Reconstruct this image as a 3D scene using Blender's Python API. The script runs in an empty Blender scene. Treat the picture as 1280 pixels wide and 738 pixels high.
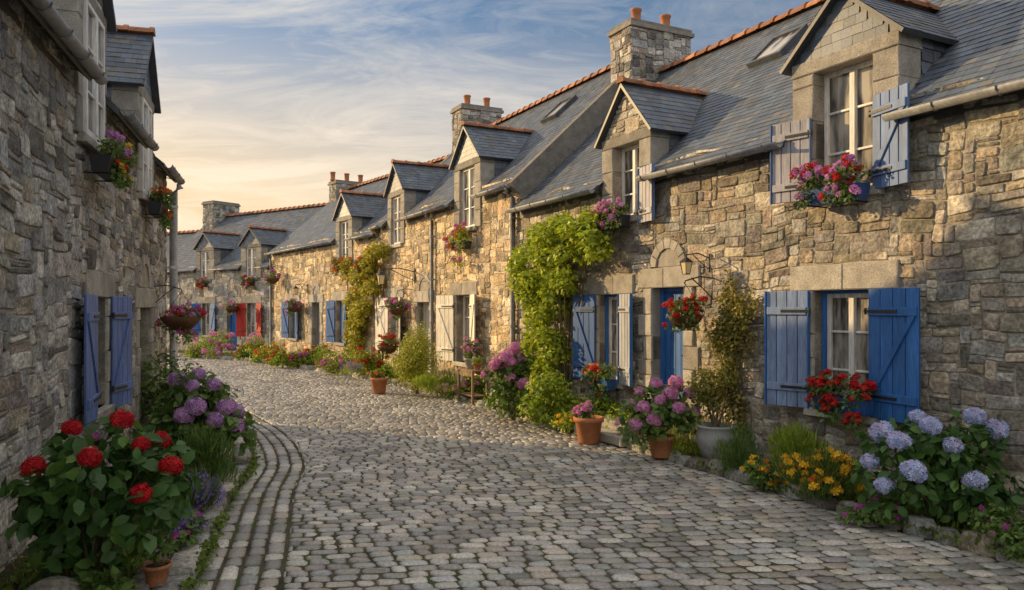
import bpy, math, random
import numpy as np
from mathutils import Vector
rng=np.random.default_rng(11); random.seed(11)
RAD=math.radians
scene=bpy.context.scene; COL=scene.collection
FP=950.; HY=385.; CH=2.0
def gnd(px,py):
    Y=FP*CH/(py-HY); return ((px-640)/FP*Y, Y)
def at(px,py,Y): return ((px-640)/FP*Y, Y, CH-(py-HY)*Y/FP)

# ------------------------------------------------------------------ materials
def mat(name, base=(1,1,1), rough=.8, n1=4., a1=.25, n2=45., a2=.15, bump=.3, bscale=30., bdist=.02, metal=0., spec=.4,
        patch=None, pscale=8., pthr=.6, transl=0., streak=None):
    m=bpy.data.materials.new(name); m.use_nodes=True; nt=m.node_tree; N=nt.nodes; L=nt.links
    bs=N['Principled BSDF']; out=N['Material Output']
    tc=N.new('ShaderNodeTexCoord')
    at_=N.new('ShaderNodeAttribute'); at_.attribute_name='Col'
    mul=N.new('ShaderNodeMix'); mul.data_type='RGBA'; mul.blend_type='MULTIPLY'; mul.inputs[0].default_value=1
    L.new(at_.outputs['Color'],mul.inputs[6]); mul.inputs[7].default_value=(*base,1)
    cur=mul.outputs[2]
    for sc,am in ((n1,a1),(n2,a2)):
        if am<=0: continue
        no=N.new('ShaderNodeTexNoise'); no.inputs['Scale'].default_value=sc; no.inputs['Detail'].default_value=5
        if streak:
            mp=N.new('ShaderNodeMapping'); mp.inputs['Scale'].default_value=streak; L.new(tc.outputs['Object'],mp.inputs[0]); L.new(mp.outputs[0],no.inputs['Vector'])
        else: L.new(tc.outputs['Object'],no.inputs['Vector'])
        mr=N.new('ShaderNodeMapRange'); mr.inputs[1].default_value=.3; mr.inputs[2].default_value=.7
        mr.inputs[3].default_value=1-am; mr.inputs[4].default_value=1+am
        L.new(no.outputs['Fac'],mr.inputs[0])
        vm=N.new('ShaderNodeVectorMath'); vm.operation='SCALE'
        L.new(cur,vm.inputs[0]); L.new(mr.outputs[0],vm.inputs['Scale']); cur=vm.outputs[0]
    if patch:
        no=N.new('ShaderNodeTexNoise'); no.inputs['Scale'].default_value=pscale; no.inputs['Detail'].default_value=6; no.inputs['Roughness'].default_value=.7
        L.new(tc.outputs['Object'],no.inputs['Vector'])
        mr=N.new('ShaderNodeMapRange'); mr.inputs[1].default_value=pthr; mr.inputs[2].default_value=pthr+.08; mr.inputs[4].default_value=.75
        L.new(no.outputs['Fac'],mr.inputs[0])
        mx=N.new('ShaderNodeMix'); mx.data_type='RGBA'
        L.new(mr.outputs[0],mx.inputs[0]); L.new(cur,mx.inputs[6]); mx.inputs[7].default_value=(*patch,1); cur=mx.outputs[2]
    L.new(cur,bs.inputs['Base Color'])
    bs.inputs['Roughness'].default_value=rough; bs.inputs['Metallic'].default_value=metal
    bs.inputs['Specular IOR Level'].default_value=spec
    if bump>0:
        no=N.new('ShaderNodeTexNoise'); no.inputs['Scale'].default_value=bscale; no.inputs['Detail'].default_value=8; no.inputs['Roughness'].default_value=.65
        L.new(tc.outputs['Object'],no.inputs['Vector'])
        bp=N.new('ShaderNodeBump'); bp.inputs['Strength'].default_value=bump; bp.inputs['Distance'].default_value=bdist
        L.new(no.outputs['Fac'],bp.inputs['Height']); L.new(bp.outputs[0],bs.inputs['Normal'])
    if transl>0:
        tr=N.new('ShaderNodeBsdfTranslucent'); L.new(cur,tr.inputs[0])
        ms=N.new('ShaderNodeMixShader'); ms.inputs[0].default_value=transl
        L.new(bs.outputs[0],ms.inputs[1]); L.new(tr.outputs[0],ms.inputs[2]); L.new(ms.outputs[0],out.inputs[0])
    return m
M={}
M['stone']=mat('rubble_stone',rough=.92,n1=4,a1=.36,n2=28,a2=.42,bump=1.,bscale=14,bdist=.045,patch=(.17,.155,.13),pscale=4.5,pthr=.6,spec=.15)
M['mortar']=mat('lime_mortar',(.46,.41,.33),rough=.95,n1=3,a1=.35,n2=30,a2=.3,bump=.8,bscale=40,spec=.1)
M['granite']=mat('dressed_granite',rough=.88,n1=6,a1=.22,n2=80,a2=.32,bump=.6,bscale=45,bdist=.018,patch=(.22,.20,.17),pscale=5,pthr=.61,spec=.2)
M['cobble']=mat('worn_cobble',rough=.40,n1=1.2,a1=.28,n2=45,a2=.32,bump=.45,bscale=26,bdist=.010,spec=.5)
M['joint']=mat('sandy_joint',(.095,.083,.06),rough=.95,n1=1.5,a1=.4,n2=40,a2=.35,bump=.5,bscale=60,patch=(.07,.095,.028),pscale=2.2,pthr=.5,spec=.1)
M['slate']=mat('roof_slate',rough=.48,n1=2.5,a1=.22,n2=30,a2=.18,bump=.25,bscale=40,bdist=.006,spec=.5,patch=(.18,.165,.125),pscale=5,pthr=.7)
M['tile']=mat('terracotta_tile',rough=.85,n1=6,a1=.3,n2=50,a2=.2,bump=.4,bscale=40,patch=(.25,.22,.17),pscale=7,pthr=.6)
M['zinc']=mat('zinc_gutter',(.25,.26,.28),rough=.55,metal=.1,n1=4,a1=.3,n2=30,a2=.2,bump=.1)
M['paint']=mat('weathered_paint',rough=.55,n1=9,a1=.22,n2=60,a2=.22,bump=.3,bscale=60,bdist=.006,streak=(1,1,.12))
M['iron']=mat('black_iron',(.02,.02,.022),rough=.5,n1=8,a1=.3,n2=50,a2=.2,bump=.2,spec=.5)
M['soil']=mat('garden_soil',(.09,.065,.042),rough=1,n1=2,a1=.4,n2=25,a2=.5,bump=1,bscale=25,bdist=.05,patch=(.06,.10,.025),pscale=3,pthr=.48,spec=.1)
M['earth']=mat('far_earth',(.12,.11,.07),rough=1,n1=.3,a1=.4,n2=4,a2=.3,bump=.5,bscale=3,patch=(.05,.08,.02),pscale=.4,pthr=.5)
M['leaf']=mat('leaf_green',(1.4,1.4,1.3),rough=.5,n1=8,a1=.2,n2=60,a2=.12,bump=.15,bscale=60,bdist=.004,transl=.35,spec=.45)
M['petal']=mat('flower_petal',rough=.7,n1=15,a1=.12,n2=80,a2=.08,bump=0,transl=.25,spec=.2)
M['wood']=mat('weathered_wood',(.22,.14,.085),rough=.75,n1=9,a1=.3,n2=60,a2=.25,bump=.4,bscale=50,bdist=.006,streak=(1,1,.15))
M['bark']=mat('brown_stem',(.13,.10,.06),rough=.9,n1=9,a1=.3,n2=60,a2=.25,bump=.6,bscale=40)
M['pot']=mat('terracotta_pot',(.45,.18,.08),rough=.8,n1=6,a1=.2,n2=50,a2=.15,bump=.2,bscale=40,patch=(.42,.35,.28),pscale=7,pthr=.66)
M['glaze']=mat('grey_stoneware',(.40,.40,.38),rough=.7,n1=6,a1=.2,n2=50,a2=.15,bump=.3,bscale=40)
def glassmat():
    m=bpy.data.materials.new('window_glass'); m.use_nodes=True; nt=m.node_tree; N=nt.nodes; L=nt.links; b=N['Principled BSDF']
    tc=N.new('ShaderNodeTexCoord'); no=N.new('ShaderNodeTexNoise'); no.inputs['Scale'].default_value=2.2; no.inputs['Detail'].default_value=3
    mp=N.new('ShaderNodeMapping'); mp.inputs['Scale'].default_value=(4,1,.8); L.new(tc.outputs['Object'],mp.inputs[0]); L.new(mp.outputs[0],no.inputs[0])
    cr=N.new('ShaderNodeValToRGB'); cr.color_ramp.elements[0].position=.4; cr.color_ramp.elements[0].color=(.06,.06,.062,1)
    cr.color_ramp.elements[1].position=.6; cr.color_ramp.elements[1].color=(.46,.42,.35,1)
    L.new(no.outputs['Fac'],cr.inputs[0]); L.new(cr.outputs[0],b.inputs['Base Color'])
    b.inputs['Roughness'].default_value=.06; b.inputs['Specular IOR Level'].default_value=.7
    return m
M['glass']=glassmat()
m=bpy.data.materials.new('lantern_glass'); m.use_nodes=True; b=m.node_tree.nodes['Principled BSDF']; b.inputs['Base Color'].default_value=(.75,.6,.35,1); b.inputs['Roughness'].default_value=.15; M['lglass']=m

# ------------------------------------------------------------------ mesh buffer
class Buf:
    def __init__(s): s.v=[];s.f=[];s.c=[];s.m=[];s.s=[];s.n=0
    def add(s,V,F,col=(1,1,1),m=0,sm=False):
        V=np.asarray(V,float).reshape(-1,3); n=len(V)
        c=np.asarray(col,float)
        if c.ndim==1: c=np.tile(c,(n,1))
        s.v.append(V); s.c.append(c)
        for i,f in enumerate(F):
            if isinstance(f,np.ndarray): g=(f+s.n).tolist()
            else: g=[[i_+s.n for i_ in f]]
            sf=sm[i] if isinstance(sm,tuple) else sm
            s.f.extend(g); s.m.extend([m]*len(g)); s.s.extend([sf]*len(g))
        s.n+=n; return s
    def box(s,x0,x1,y0,y1,z0,z1,col=(1,1,1),m=0):
        V=[(x0,y0,z0),(x1,y0,z0),(x1,y1,z0),(x0,y1,z0),(x0,y0,z1),(x1,y0,z1),(x1,y1,z1),(x0,y1,z1)]
        return s.add(V,[np.array([[0,3,2,1],[4,5,6,7],[0,1,5,4],[1,2,6,5],[2,3,7,6],[3,0,4,7]])],col,m)
    def block(s,x0,x1,y0,y1,z0,z1,col=(1,1,1),m=0,ch=.012,j=.006):
        V=[];
        for (y,i) in ((y0,0),(y1-ch,0),(y1,ch)):
            for (x,z) in ((x0+i,z0+i),(x1-i,z0+i),(x1-i,z1-i),(x0+i,z1-i)):
                V.append((x+random.uniform(-j,j)*(i>0),y+random.uniform(-j,j)*(i>0),z+random.uniform(-j,j)*(i>0)))
        F=[]
        for r in (0,4):
            for k in range(4): F.append([r+k,r+(k+1)%4,r+4+(k+1)%4,r+4+k])
        F.append([8,9,10,11]); F.append([3,2,1,0])
        return s.add(V,[np.array(F)],col,m)
    def prism(s,poly,axis,a0,a1,col=(1,1,1),m=0):
        n=len(poly); V=[]
        for a in (a0,a1):
            for p in poly:
                if axis=='x': V.append((a,p[0],p[1]))
                elif axis=='y': V.append((p[0],a,p[1]))
                else: V.append((p[0],p[1],a))
        F=[list(range(n))[::-1],list(range(n,2*n))]+[[k,(k+1)%n,n+(k+1)%n,n+k] for k in range(n)]
        return s.add(V,F,col,m)
    def slab(s,O,a,b,n,La,Lb,th,col=(1,1,1),m=0):
        O=np.array(O,float);a=np.array(a,float);b=np.array(b,float);n=np.array(n,float)
        V=[O,O+a*La,O+a*La+b*Lb,O+b*Lb]; V=V+[v-n*th for v in V]
        return s.add(V,[np.array([[0,1,2,3],[7,6,5,4],[0,4,5,1],[1,5,6,2],[2,6,7,3],[3,7,4,0]])],col,m)
    def tube(s,pts,r,seg=8,col=(1,1,1),m=0,caps=True):
        pts=[Vector(p) for p in pts]; n=len(pts); rr=r if isinstance(r,(list,tuple)) else [r]*n
        V=[];
        for i,p in enumerate(pts):
            d=(pts[min(i+1,n-1)]-pts[max(i-1,0)]).normalized()
            up=Vector((0,0,1)) if abs(d.z)<.9 else Vector((0,1,0))
            a=d.cross(up).normalized(); b_=d.cross(a)
            for k in range(seg):
                t=2*math.pi*k/seg; V.append(tuple(p+(a*math.cos(t)+b_*math.sin(t))*rr[i]))
        F=[[i*seg+k,i*seg+(k+1)%seg,(i+1)*seg+(k+1)%seg,(i+1)*seg+k] for i in range(n-1) for k in range(seg)]
        s.add(V,[np.array(F)],col,m,True)
        if caps:
            s.add(V[:seg],[list(range(seg))],col,m); s.add(V[-seg:],[list(range(seg))],col,m)
        return s
    def lathe(s,prof,c=(0,0,0),seg=24,col=(1,1,1),m=0):
        V=[(c[0]+r*math.cos(2*math.pi*k/seg),c[1]+r*math.sin(2*math.pi*k/seg),c[2]+z) for r,z in prof for k in range(seg)]
        F=[[i*seg+k,i*seg+(k+1)%seg,(i+1)*seg+(k+1)%seg,(i+1)*seg+k] for i in range(len(prof)-1) for k in range(seg)]
        return s.add(V,[np.array(F)],col,m,True)
    def build(s,name,mats,parent=None,loc=None,rotz=0,bevel=0):
        me=bpy.data.meshes.new(name)
        V=np.concatenate(s.v); C=np.concatenate(s.c)
        me.from_pydata(V.tolist(),[],s.f)
        for mm in (mats if isinstance(mats,(list,tuple)) else [mats]): me.materials.append(mm)
        me.polygons.foreach_set('material_index',s.m); me.polygons.foreach_set('use_smooth',s.s)
        ca=me.color_attributes.new('Col','FLOAT_COLOR','POINT')
        ca.data.foreach_set('color',np.c_[C,np.ones(len(C))].astype(np.float32).ravel())
        me.update()
        o=bpy.data.objects.new(name,me); COL.objects.link(o)
        if parent: o.parent=parent
        if loc is not None: o.location=loc
        o.rotation_euler[2]=rotz
        if bevel:
            bm=o.modifiers.new('b','BEVEL'); bm.width=bevel; bm.segments=1; bm.limit_method='ANGLE'
        return o
def tag(o,label=None,cat=None,group=None,kind=None):
    if label: o['label']=label
    if cat: o['category']=cat
    if group: o['group']=group
    if kind: o['kind']=kind
    return o
def empty(name,loc,rz=0,label=None,cat=None,group=None):
    o=bpy.data.objects.new(name,None); COL.objects.link(o); o.location=loc; o.rotation_euler=(0,0,rz); o.empty_display_size=.2
    return tag(o,label,cat,group)

# ------------------------------------------------------------------ stones
PAL_WARM=np.array([(.47,.41,.32),(.37,.325,.265),(.56,.50,.41),(.27,.245,.21),(.44,.365,.28),(.39,.375,.35),(.52,.45,.35),(.32,.295,.26),(.42,.385,.335),(.48,.455,.41)])*1.08
PAL_GREY=np.array([(.39,.365,.32),(.29,.27,.245),(.48,.45,.40),(.22,.205,.185),(.36,.31,.245),(.33,.325,.315),(.44,.405,.36)])*1.1
PAL_SUNLIT=PAL_WARM*np.array([1.42,1.27,1.03])  # warm stone brightened and gilded to put sunlight into the facade colour
PAL_COB=np.array([(.39,.355,.31),(.31,.285,.25),(.46,.42,.365),(.25,.23,.21),(.39,.335,.27),(.34,.33,.31)])*1.08
QR=np.array([[r*8+k,r*8+(k+1)%8,(r+1)*8+(k+1)%8,(r+1)*8+k] for r in (0,1) for k in range(8)])[:,::-1]
TR=np.array([[16+k,16+(k+1)%8,24] for k in range(8)])[:,::-1]
SMF=(True,False)
def stones(rects,pal,d0=.005,d1=.026,joint=.0052,inset=.009,jit=.075,crn=(.06,.42),flat=1.15,var=(.62,1.22)):
    r=np.asarray(rects,float); N=len(r)
    cx=(r[:,0]+r[:,2])/2; cz=(r[:,1]+r[:,3])/2
    hw=(r[:,2]-r[:,0])/2-joint*rng.uniform(.6,1.5,N); hh=(r[:,3]-r[:,1])/2-joint*rng.uniform(.6,1.5,N)
    hw=np.maximum(hw,.01); hh=np.maximum(hh,.01)
    m=np.minimum(hw,hh); c=m[:,None]*rng.uniform(crn[0],crn[1],(N,4))
    HW=hw[:,None]; HH=hh[:,None]
    px=np.concatenate([HW,HW,HW-c[:,1:2],-HW+c[:,2:3],-HW,-HW,-HW+c[:,3:4],HW-c[:,0:1]],1)
    pz=np.concatenate([-HH+c[:,0:1],HH-c[:,1:2],HH,HH,HH-c[:,2:3],-HH+c[:,3:4],-HH,-HH],1)
    jx=rng.normal(0,1,(N,4))*m[:,None]*jit; jz=rng.normal(0,1,(N,4))*m[:,None]*jit
    ci=[0,1,1,2,2,3,3,0]
    px=px+jx[:,ci]+rng.normal(0,1,(N,8))*m[:,None]*jit*.5; pz=pz+jz[:,ci]+rng.normal(0,1,(N,8))*m[:,None]*jit*.5
    d=rng.uniform(d0,d1,N)[:,None]; ins=np.minimum(.4*m,inset)[:,None]
    fx=1-ins/HW; fz=1-ins/HH
    V=np.zeros((N,25,3))
    tx=rng.normal(0,.004*flat,(N,1)); tz=rng.normal(0,.004*flat,(N,1))
    for k,(sx,sz,y) in enumerate(((1,1,-.01),(1-.1*ins/HW,1-.1*ins/HH,d*.6),(fx,fz,d))):
        X=px*sx; Z=pz*sz
        V[:,k*8:k*8+8,0]=X+cx[:,None]; V[:,k*8:k*8+8,2]=Z+cz[:,None]
        V[:,k*8:k*8+8,1]=y+((tx*X/HW+tz*Z/HH)+rng.normal(0,.0022*flat,(N,8)) if k else 0)
    V[:,24,0]=cx+rng.normal(0,.2,N)*hw; V[:,24,2]=cz+rng.normal(0,.2,N)*hh; V[:,24,1]=d[:,0]+.002+rng.normal(0,.0045*flat,N)
    col=pal[rng.integers(0,len(pal),N)]*rng.uniform(var[0],var[1],(N,1))+rng.normal(0,.006,(N,3))
    C=np.repeat(np.clip(col,.02,.9),25,0)
    off=(np.arange(N)*25)[:,None,None]
    return V.reshape(-1,3),[(QR[None]+off).reshape(-1,4),(TR[None]+off).reshape(-1,3)],C
def pack(x0,x1,z0,z1,blocked,cw=.065,ch=.058,wr=(2,8),hr=(2,4)):
    nx=max(1,round((x1-x0)/cw)); nz=max(1,round((z1-z0)/ch)); cw=(x1-x0)/nx; ch=(z1-z0)/nz
    occ=np.zeros((nz,nx),bool)
    if blocked:
        for k in range(nz):
            for i in range(nx):
                if blocked(x0+(i+.5)*cw,z0+(k+.5)*ch): occ[k,i]=True
    out=[]
    for k in range(nz):
        i=0
        while i<nx:
            if occ[k,i]: i+=1; continue
            h=random.choice([hr[0],hr[0],hr[0]+1,hr[0]+1,hr[1]]); w=random.randint(wr[0],wr[1])
            if random.random()<.09: h=hr[1]+1; w=wr[1]+1
            if random.random()<.18: h=1
            run=0
            while run<w+1 and i+run<nx and not occ[k,i+run]: run+=1
            if run<=w: w=run
            elif run==w+1 and (i+w+1>=nx or occ[k,i+w+1]): w=run
            hh=1
            while hh<h and k+hh<nz and not occ[k+hh,i:i+w].any(): hh+=1
            occ[k:k+hh,i:i+w]=True
            out.append((x0+i*cw,z0+k*ch,x0+(i+w)*cw,z0+(k+hh)*ch)); i+=w
    return out
def warp(V):
    x=V[:,0].copy(); z=V[:,2].copy()
    V[:,2]+=.024*np.sin(1.9*x+1.1*z)+.016*np.sin(5.1*x+2.3*z+1)+.008*np.sin(11*x)
    V[:,0]+=.018*np.sin(3.7*z+.9*x)+.012*np.sin(9*z+2*x)
    return V

# ------------------------------------------------------------------ slates & ridge
def slates(buf,O,a,b,La,Lb,skip=None,ex=.165,w=.21,m=0,tone=1.,lip=.006):
    O=np.array(O,float);a=np.array(a,float);b=np.array(b,float); n=np.cross(a,b)
    if n[2]<-1e-6 or (abs(n[2])<1e-6 and n[1]<0): n=-n
    n/=np.linalg.norm(n); rows=int(Lb/ex)+1; P=[];C=[]
    for r in range(rows):
        b0=r*ex; b1=min(b0+ex*1.06,Lb)
        x=-(r%2)*w/2+random.uniform(-.02,.02)
        while x<La:
            ww=w*random.uniform(.88,1.12); xa=max(0,x+.0015); xb=min(La,x+ww-.0015); x+=ww
            if xb-xa<.02: continue
            if skip and skip((xa+xb)/2,(b0+b1)/2): continue
            l=lip+random.uniform(0,.005); j=random.uniform(-.005,.005)
            for (u,v,h) in ((xa,b0+j,0),(xb,b0+j,0),(xb,b0+j,l),(xa,b0+j,l),(xb,b1,.002),(xa,b1,.002)):
                P.append(O+a*u+b*v+n*h)
            t=random.uniform(.74,1.26)*tone; g=random.random()
            c=(np.array((.095,.115,.148)) if g<.78 else np.array((.125,.13,.14)) if g<.93 else np.array((.145,.135,.115)))*t
            C+= [c]*6
    if not P: return
    N=len(P)//6; off=(np.arange(N)*6)[:,None]
    buf.add(np.array(P),[np.array([[0,1,2,3]])+off,np.array([[3,2,4,5]])+off],np.array(C),m)
def ridge(buf,p0,p1,r=.11,m=0,step=.34):
    p0=Vector(p0);p1=Vector(p1);L=(p1-p0).length; d=(p1-p0)/L; side=d.cross(Vector((0,0,1))).normalized(); n=int(L/step)
    for i in range(n):
        a=p0+d*(i*L/n); b=p0+d*((i+1)*L/n+.03); V=[];seg=7
        for q,rr in ((a,r*1.18),(a+d*.06,r*1.18),(a+d*.061,r),(b,r*.95)):
            for k in range(seg):
                t=math.pi*k/(seg-1); V.append(tuple(q+side*math.cos(t)*rr+Vector((0,0,math.sin(t)*rr-.05))))
        F=[[j*seg+k,j*seg+k+1,(j+1)*seg+k+1,(j+1)*seg+k] for j in range(3) for k in range(seg-1)]
        F.append(list(range(seg)))
        c=np.array((.43,.19,.10))*random.uniform(.6,1.2)
        buf.add(V,F,c,m,False)

# ------------------------------------------------------------------ house kit
WHITE=(.78,.76,.72); BLUE=(.035,.15,.43); RED=(.5,.03,.025); CREAM=(.86,.80,.68); BLUE2=(.12,.20,.40); LAV=(.12,.19,.43); BLUE_SUN=(.23,.31,.48); BLUE_SUN2=(.40,.42,.46)  # last two: weathered blue paint, paled to carry warm sunlight in the colour
def gcol(): 
    t=random.uniform(.70,1.12); return (.45*t,.415*t,.36*t)
class House: pass
def window(H,x0,x1,z0,z1,y=-.19,rows=3,trim=None,parent=None,sill=True,fcol=WHITE,pname='window'):
    b=Buf(); w=.05; t0,t1=y-.02,y+.03
    if trim is not None:
        b.box(x0,x0+.035,y-.02,y+.08,z0,z1,trim); b.box(x1-.035,x1,y-.02,y+.08,z0,z1,trim); b.box(x0+.035,x1-.035,y-.02,y+.08,z1-.035,z1,trim)
        x0+=.036;x1-=.036;z1-=.036
    b.box(x0,x0+w,t0,t1,z0,z1,fcol); b.box(x1-w,x1,t0,t1,z0,z1,fcol)
    b.box(x0+w,x1-w,t0,t1,z1-w,z1,fcol); b.box(x0+w,x1-w,t0,t1,z0,z0+w*1.3,fcol)
    cx=(x0+x1)/2; b.box(cx-.035,cx+.035,t0,t1+.012,z0+w*1.3,z1-w,fcol)
    for k in range(1,rows):
        z=z0+(z1-z0)*k/rows
        for xa,xb in ((x0+w,cx-.035),(cx+.035,x1-w)): b.box(xa,xb,y-.01,y+.02,z-.013,z+.013,fcol)
    wo=b.build(pname,M['paint'],parent or H.root,bevel=.004)
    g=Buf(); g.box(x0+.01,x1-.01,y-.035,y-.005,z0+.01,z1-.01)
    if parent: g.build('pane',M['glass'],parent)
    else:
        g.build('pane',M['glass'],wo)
        if sill:
            s=Buf(); s.block(x0-.14,x1+.14,-.2,.085,z0-.1,z0,gcol()); s.build('sill',M['granite'],wo)
    return wo
def shutter(H,xh,z0,z1,w,side,ang,col,y=.05,edge=None,brace=True,label=None):
    # hinge at xh; side=+1 leaf reaches to +x when lying on the wall, ang = degrees swung off the wall
    b=Buf(); s=side; n=4
    for k in range(n):
        xa,xb=s*(k*w/n+.005),s*((k+1)*w/n-.005); t=random.uniform(.86,1.1)
        b.box(min(xa,xb),max(xa,xb),0,.028,z0+.0+random.uniform(0,.004),z1,tuple(c*t for c in col))
    xa,xb=sorted((s*.0,s*w)); b.box(xa+.004,xb-.004,.004,.018,z0+.01,z1-.01,tuple(c*.4 for c in (edge or col)))
    H_=z1-z0
    for zz in (z0+H_*.14,z0+H_*.86-.09): b.box(xa+.015,xb-.015,.028,.05,zz,zz+.09,tuple(c*.95 for c in col))
    if brace:
        za=z0+H_*.14+.09; zb=z0+H_*.86-.09
        p=[(s*.03,za),(s*.11,za),(s*(w-.03),zb),(s*(w-.11),zb)]
        if s<0: p=p[::-1]
        b.prism(p,'y',.028,.048,tuple(c*.92 for c in col))
    if edge: 
        e=s*w; b.box(min(e,e+s*.014),max(e,e+s*.014),-.002,.052,z0,z1,edge); b.box(*sorted((-s*.014,0)),-.002,.052,z0,z1,edge)
    o=b.build('shutter',M['paint'],H.root,loc=(xh,y,0),rotz=RAD(ang*s),bevel=.004)
    if label: o['label']=label
    for zz in (z0+H_*.14+.03,z0+H_*.86-.06):
        h=Buf(); h.box(*sorted((-s*.03,s*w*.62)),.05,.058,zz,zz+.03); h.tube([(-s*.02,.04,zz-.02),(-s*.02,.04,zz+.05)],.014,6)
        h.build('hinge',M['iron'],o)
    return o
def door(H,x0,x1,z0,z1,col,y=-.2):
    b=Buf(); n=5; w=(x1-x0)/n
    b.box(x0,x0+.06,y-.03,y+.07,z0,z1,col); b.box(x1-.06,x1,y-.03,y+.07,z0,z1,col); b.box(x0+.06,x1-.06,y-.03,y+.07,z1-.06,z1,col)
    X0,X1=x0+.062,x1-.062; w=(X1-X0)/n
    for k in range(n):
        t=random.uniform(.88,1.05); b.box(X0+k*w+.003,X0+(k+1)*w-.003,y-.02,y+.02,z0+.01,z1-.062,tuple(c*t for c in col))
    b.box(X0,X1,y-.025,y+.005,z0+.005,z1-.062,tuple(c*.4 for c in col))
    b.box(X0+.02,X1-.02,y+.02,y+.035,z0+.06,z0+.3,tuple(c*.85 for c in col))
    d=b.build('door',M['paint'],H.root,bevel=.004)
    k=Buf(); k.tube([(X0+.09,y+.02,z0+1.0),(X0+.09,y+.07,z0+1.0),(X0+.19,y+.07,z0+1.0)],.011,8); k.box(X0+.06,X0+.12,y+.02,y+.028,z0+.9,z0+1.1)
    k.build('handle',M['iron'],d)
    s=Buf(); s.block(x0-.1,x1+.1,-.3,.12,max(z0-.16,-.05),z0,gcol()); s.build('threshold',M['granite'],d)
    return d
def chimney(H,xc,wx,wy,zb,zt,yc,pots,pal,faces=('x-','y+')):
    b=Buf(); x0,x1=xc-wx/2,xc+wx/2; y0,y1=yc-wy/2,yc+wy/2
    b.box(x0,x1,y0,y1,zb,zt,(.8,.8,.8),1)
    def face(W,Hh,O,a,n):
        V,F,C=stones(pack(0,W,0,Hh,None,.07,.06,(2,5),(2,3)),pal,.01,.035)
        V=warp(V); V=np.array(O)+V[:,0:1]*np.array(a)+V[:,1:2]*np.array(n)+V[:,2:3]*np.array((0,0,1))
        b.add(V,F,C,0,SMF)
    face(wy,zt-zb,(x0,y0,zb),(0,1,0),(-1,0,0)); face(wx,zt-zb,(x0,y1,zb),(1,0,0),(0,1,0)); face(wy,zt-zb,(x1,y0,zb),(0,1,0),(1,0,0))
    b.box(x0-.06,x1+.06,y0-.06,y1+.06,zt,zt+.08,(.30,.27,.23),2); b.box(x0-.02,x1+.02,y0-.02,y1+.02,zt+.08,zt+.16,(.24,.22,.19),2)
    o=b.build('chimney',[M['stone'],M['mortar'],M['granite']],H.root)
    for k in range(pots):
        q=Buf(); yy=yc+(k-(pots-1)/2)*wy*.5
        q.lathe([(.11,0),(.12,.05),(.1,.08),(.105,.32),(.125,.34),(.125,.38),(.095,.38),(.085,.1)],(xc,yy,zt+.16),16); q.build('chimney_pot',M['pot'],o)
    return o
def dormer(H,cx,w,ww,zs,zt,za,pal,style='stone',trim=None,wy=-.16,gt=1.7):
    p=H.p; ze=H.ze; b=Buf(); zp=zt+.16; x0,x1=cx-w/2,cx+w/2
    for sx,(xa,xb) in enumerate(((x0,cx-ww/2),(cx+ww/2,x1))):
        z=zs-.02
        while z<zt-.05:
            h=min(random.uniform(.28,.45),zt-z)
            if zt-z-h<.12: h=zt-z
            b.block(xa,xb,-.32,.045+random.uniform(0,.008),z,z+h-.006,tuple(.85*c for c in gcol()),1); z+=h
    b.block(x0-.01,x1+.01,-.32,.055,zt,zp,tuple(.75*c for c in gcol()),1)
    b.prism([(x0,zp),(x1,zp),(cx,za)],'y',-.3,.02,(1,1,1),2)
    tan=(za-zp)/(w/2)
    if style=='slate':
        b.prism([(x0,zp),(x1,zp),(cx,za)],'y',.021,.026,(.09,.10,.115),3)
        slates(b,(x0,.03,zp),(1,0,0),(0,0,1),w,za-zp,lambda u,v:(za-zp-v)<abs(u-w/2)*tan+.03,.11,.14,3,gt)
    else:
        V,F,C=stones(pack(x0,x1,zp,za,lambda x,z_:(za-z_)<abs(x-cx)*tan+.05,.075,.06,(2,4),(2,3)),pal,.01,.03)
        V[:,1]+=.02; b.add(V,F,C,0,SMF)
    for sx,xx in ((-1,x0),(1,x1)):
        yb=-(zp-ze)/p
        b.prism([(-.3,ze+.3*p-.15),(-.3,zp),(yb-.1,zp),(yb-.1,zp-.1)],'x',*sorted((xx,xx-sx*.1)),(.10,.105,.115),3)
        for r in range(12):
            z0=zp-(r+1)*.14
            if z0<ze-.1: break
            yend=-(z0+.07-ze)/p
            y=-.3
            while y>yend-.1:
                c=np.array((.11,.125,.15))*random.uniform(.75,1.3)
                X=xx+sx*.004; X2=xx+sx*.018
                b.add([(X2,y,z0),(X2,y-.19,z0),(X,y-.19,z0+.145),(X,y,z0+.145)],[[0,1,2,3]],c,3); y-=.2
    o=b.build('dormer',[M['stone'],M['granite'],M['mortar'],M['slate']],H.root)
    # roof
    r=Buf(); hw=w/2+.12; rise=math.hypot(hw,hw*tan); zr=za+.06; yb=-(zr-ze)/p-.25
    for sx in (-1,1):
        O=(cx+sx*hw,.14,zr-hw*tan); a=(0,-1,0); bb=np.array((-sx*hw,0,hw*tan))/rise
        n=np.cross(a,bb); n=n if n[2]>0 else -n
        r.slab(O,a,bb,n,.14-yb,rise,.045,(.06,.065,.075)); slates(r,np.array(O)+n*.002,a,bb,.14-yb,rise,None,.12,.15)
    r.build('roof',M['slate'],o)
    t=Buf(); ridge(t,(cx,.16,zr+.055),(cx,yb+.1,zr+.055),.09); t.build('ridge_tiles',M['tile'],o)
    window(H,cx-ww/2,cx+ww/2,zs,zt,wy,3,trim,parent=o,pname='window_frame')
    s=Buf(); s.block(cx-ww/2-.12,cx+ww/2+.12,-.2,.09,zs-.1,zs,gcol()); s.build('sill',M['granite'],o)
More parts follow.
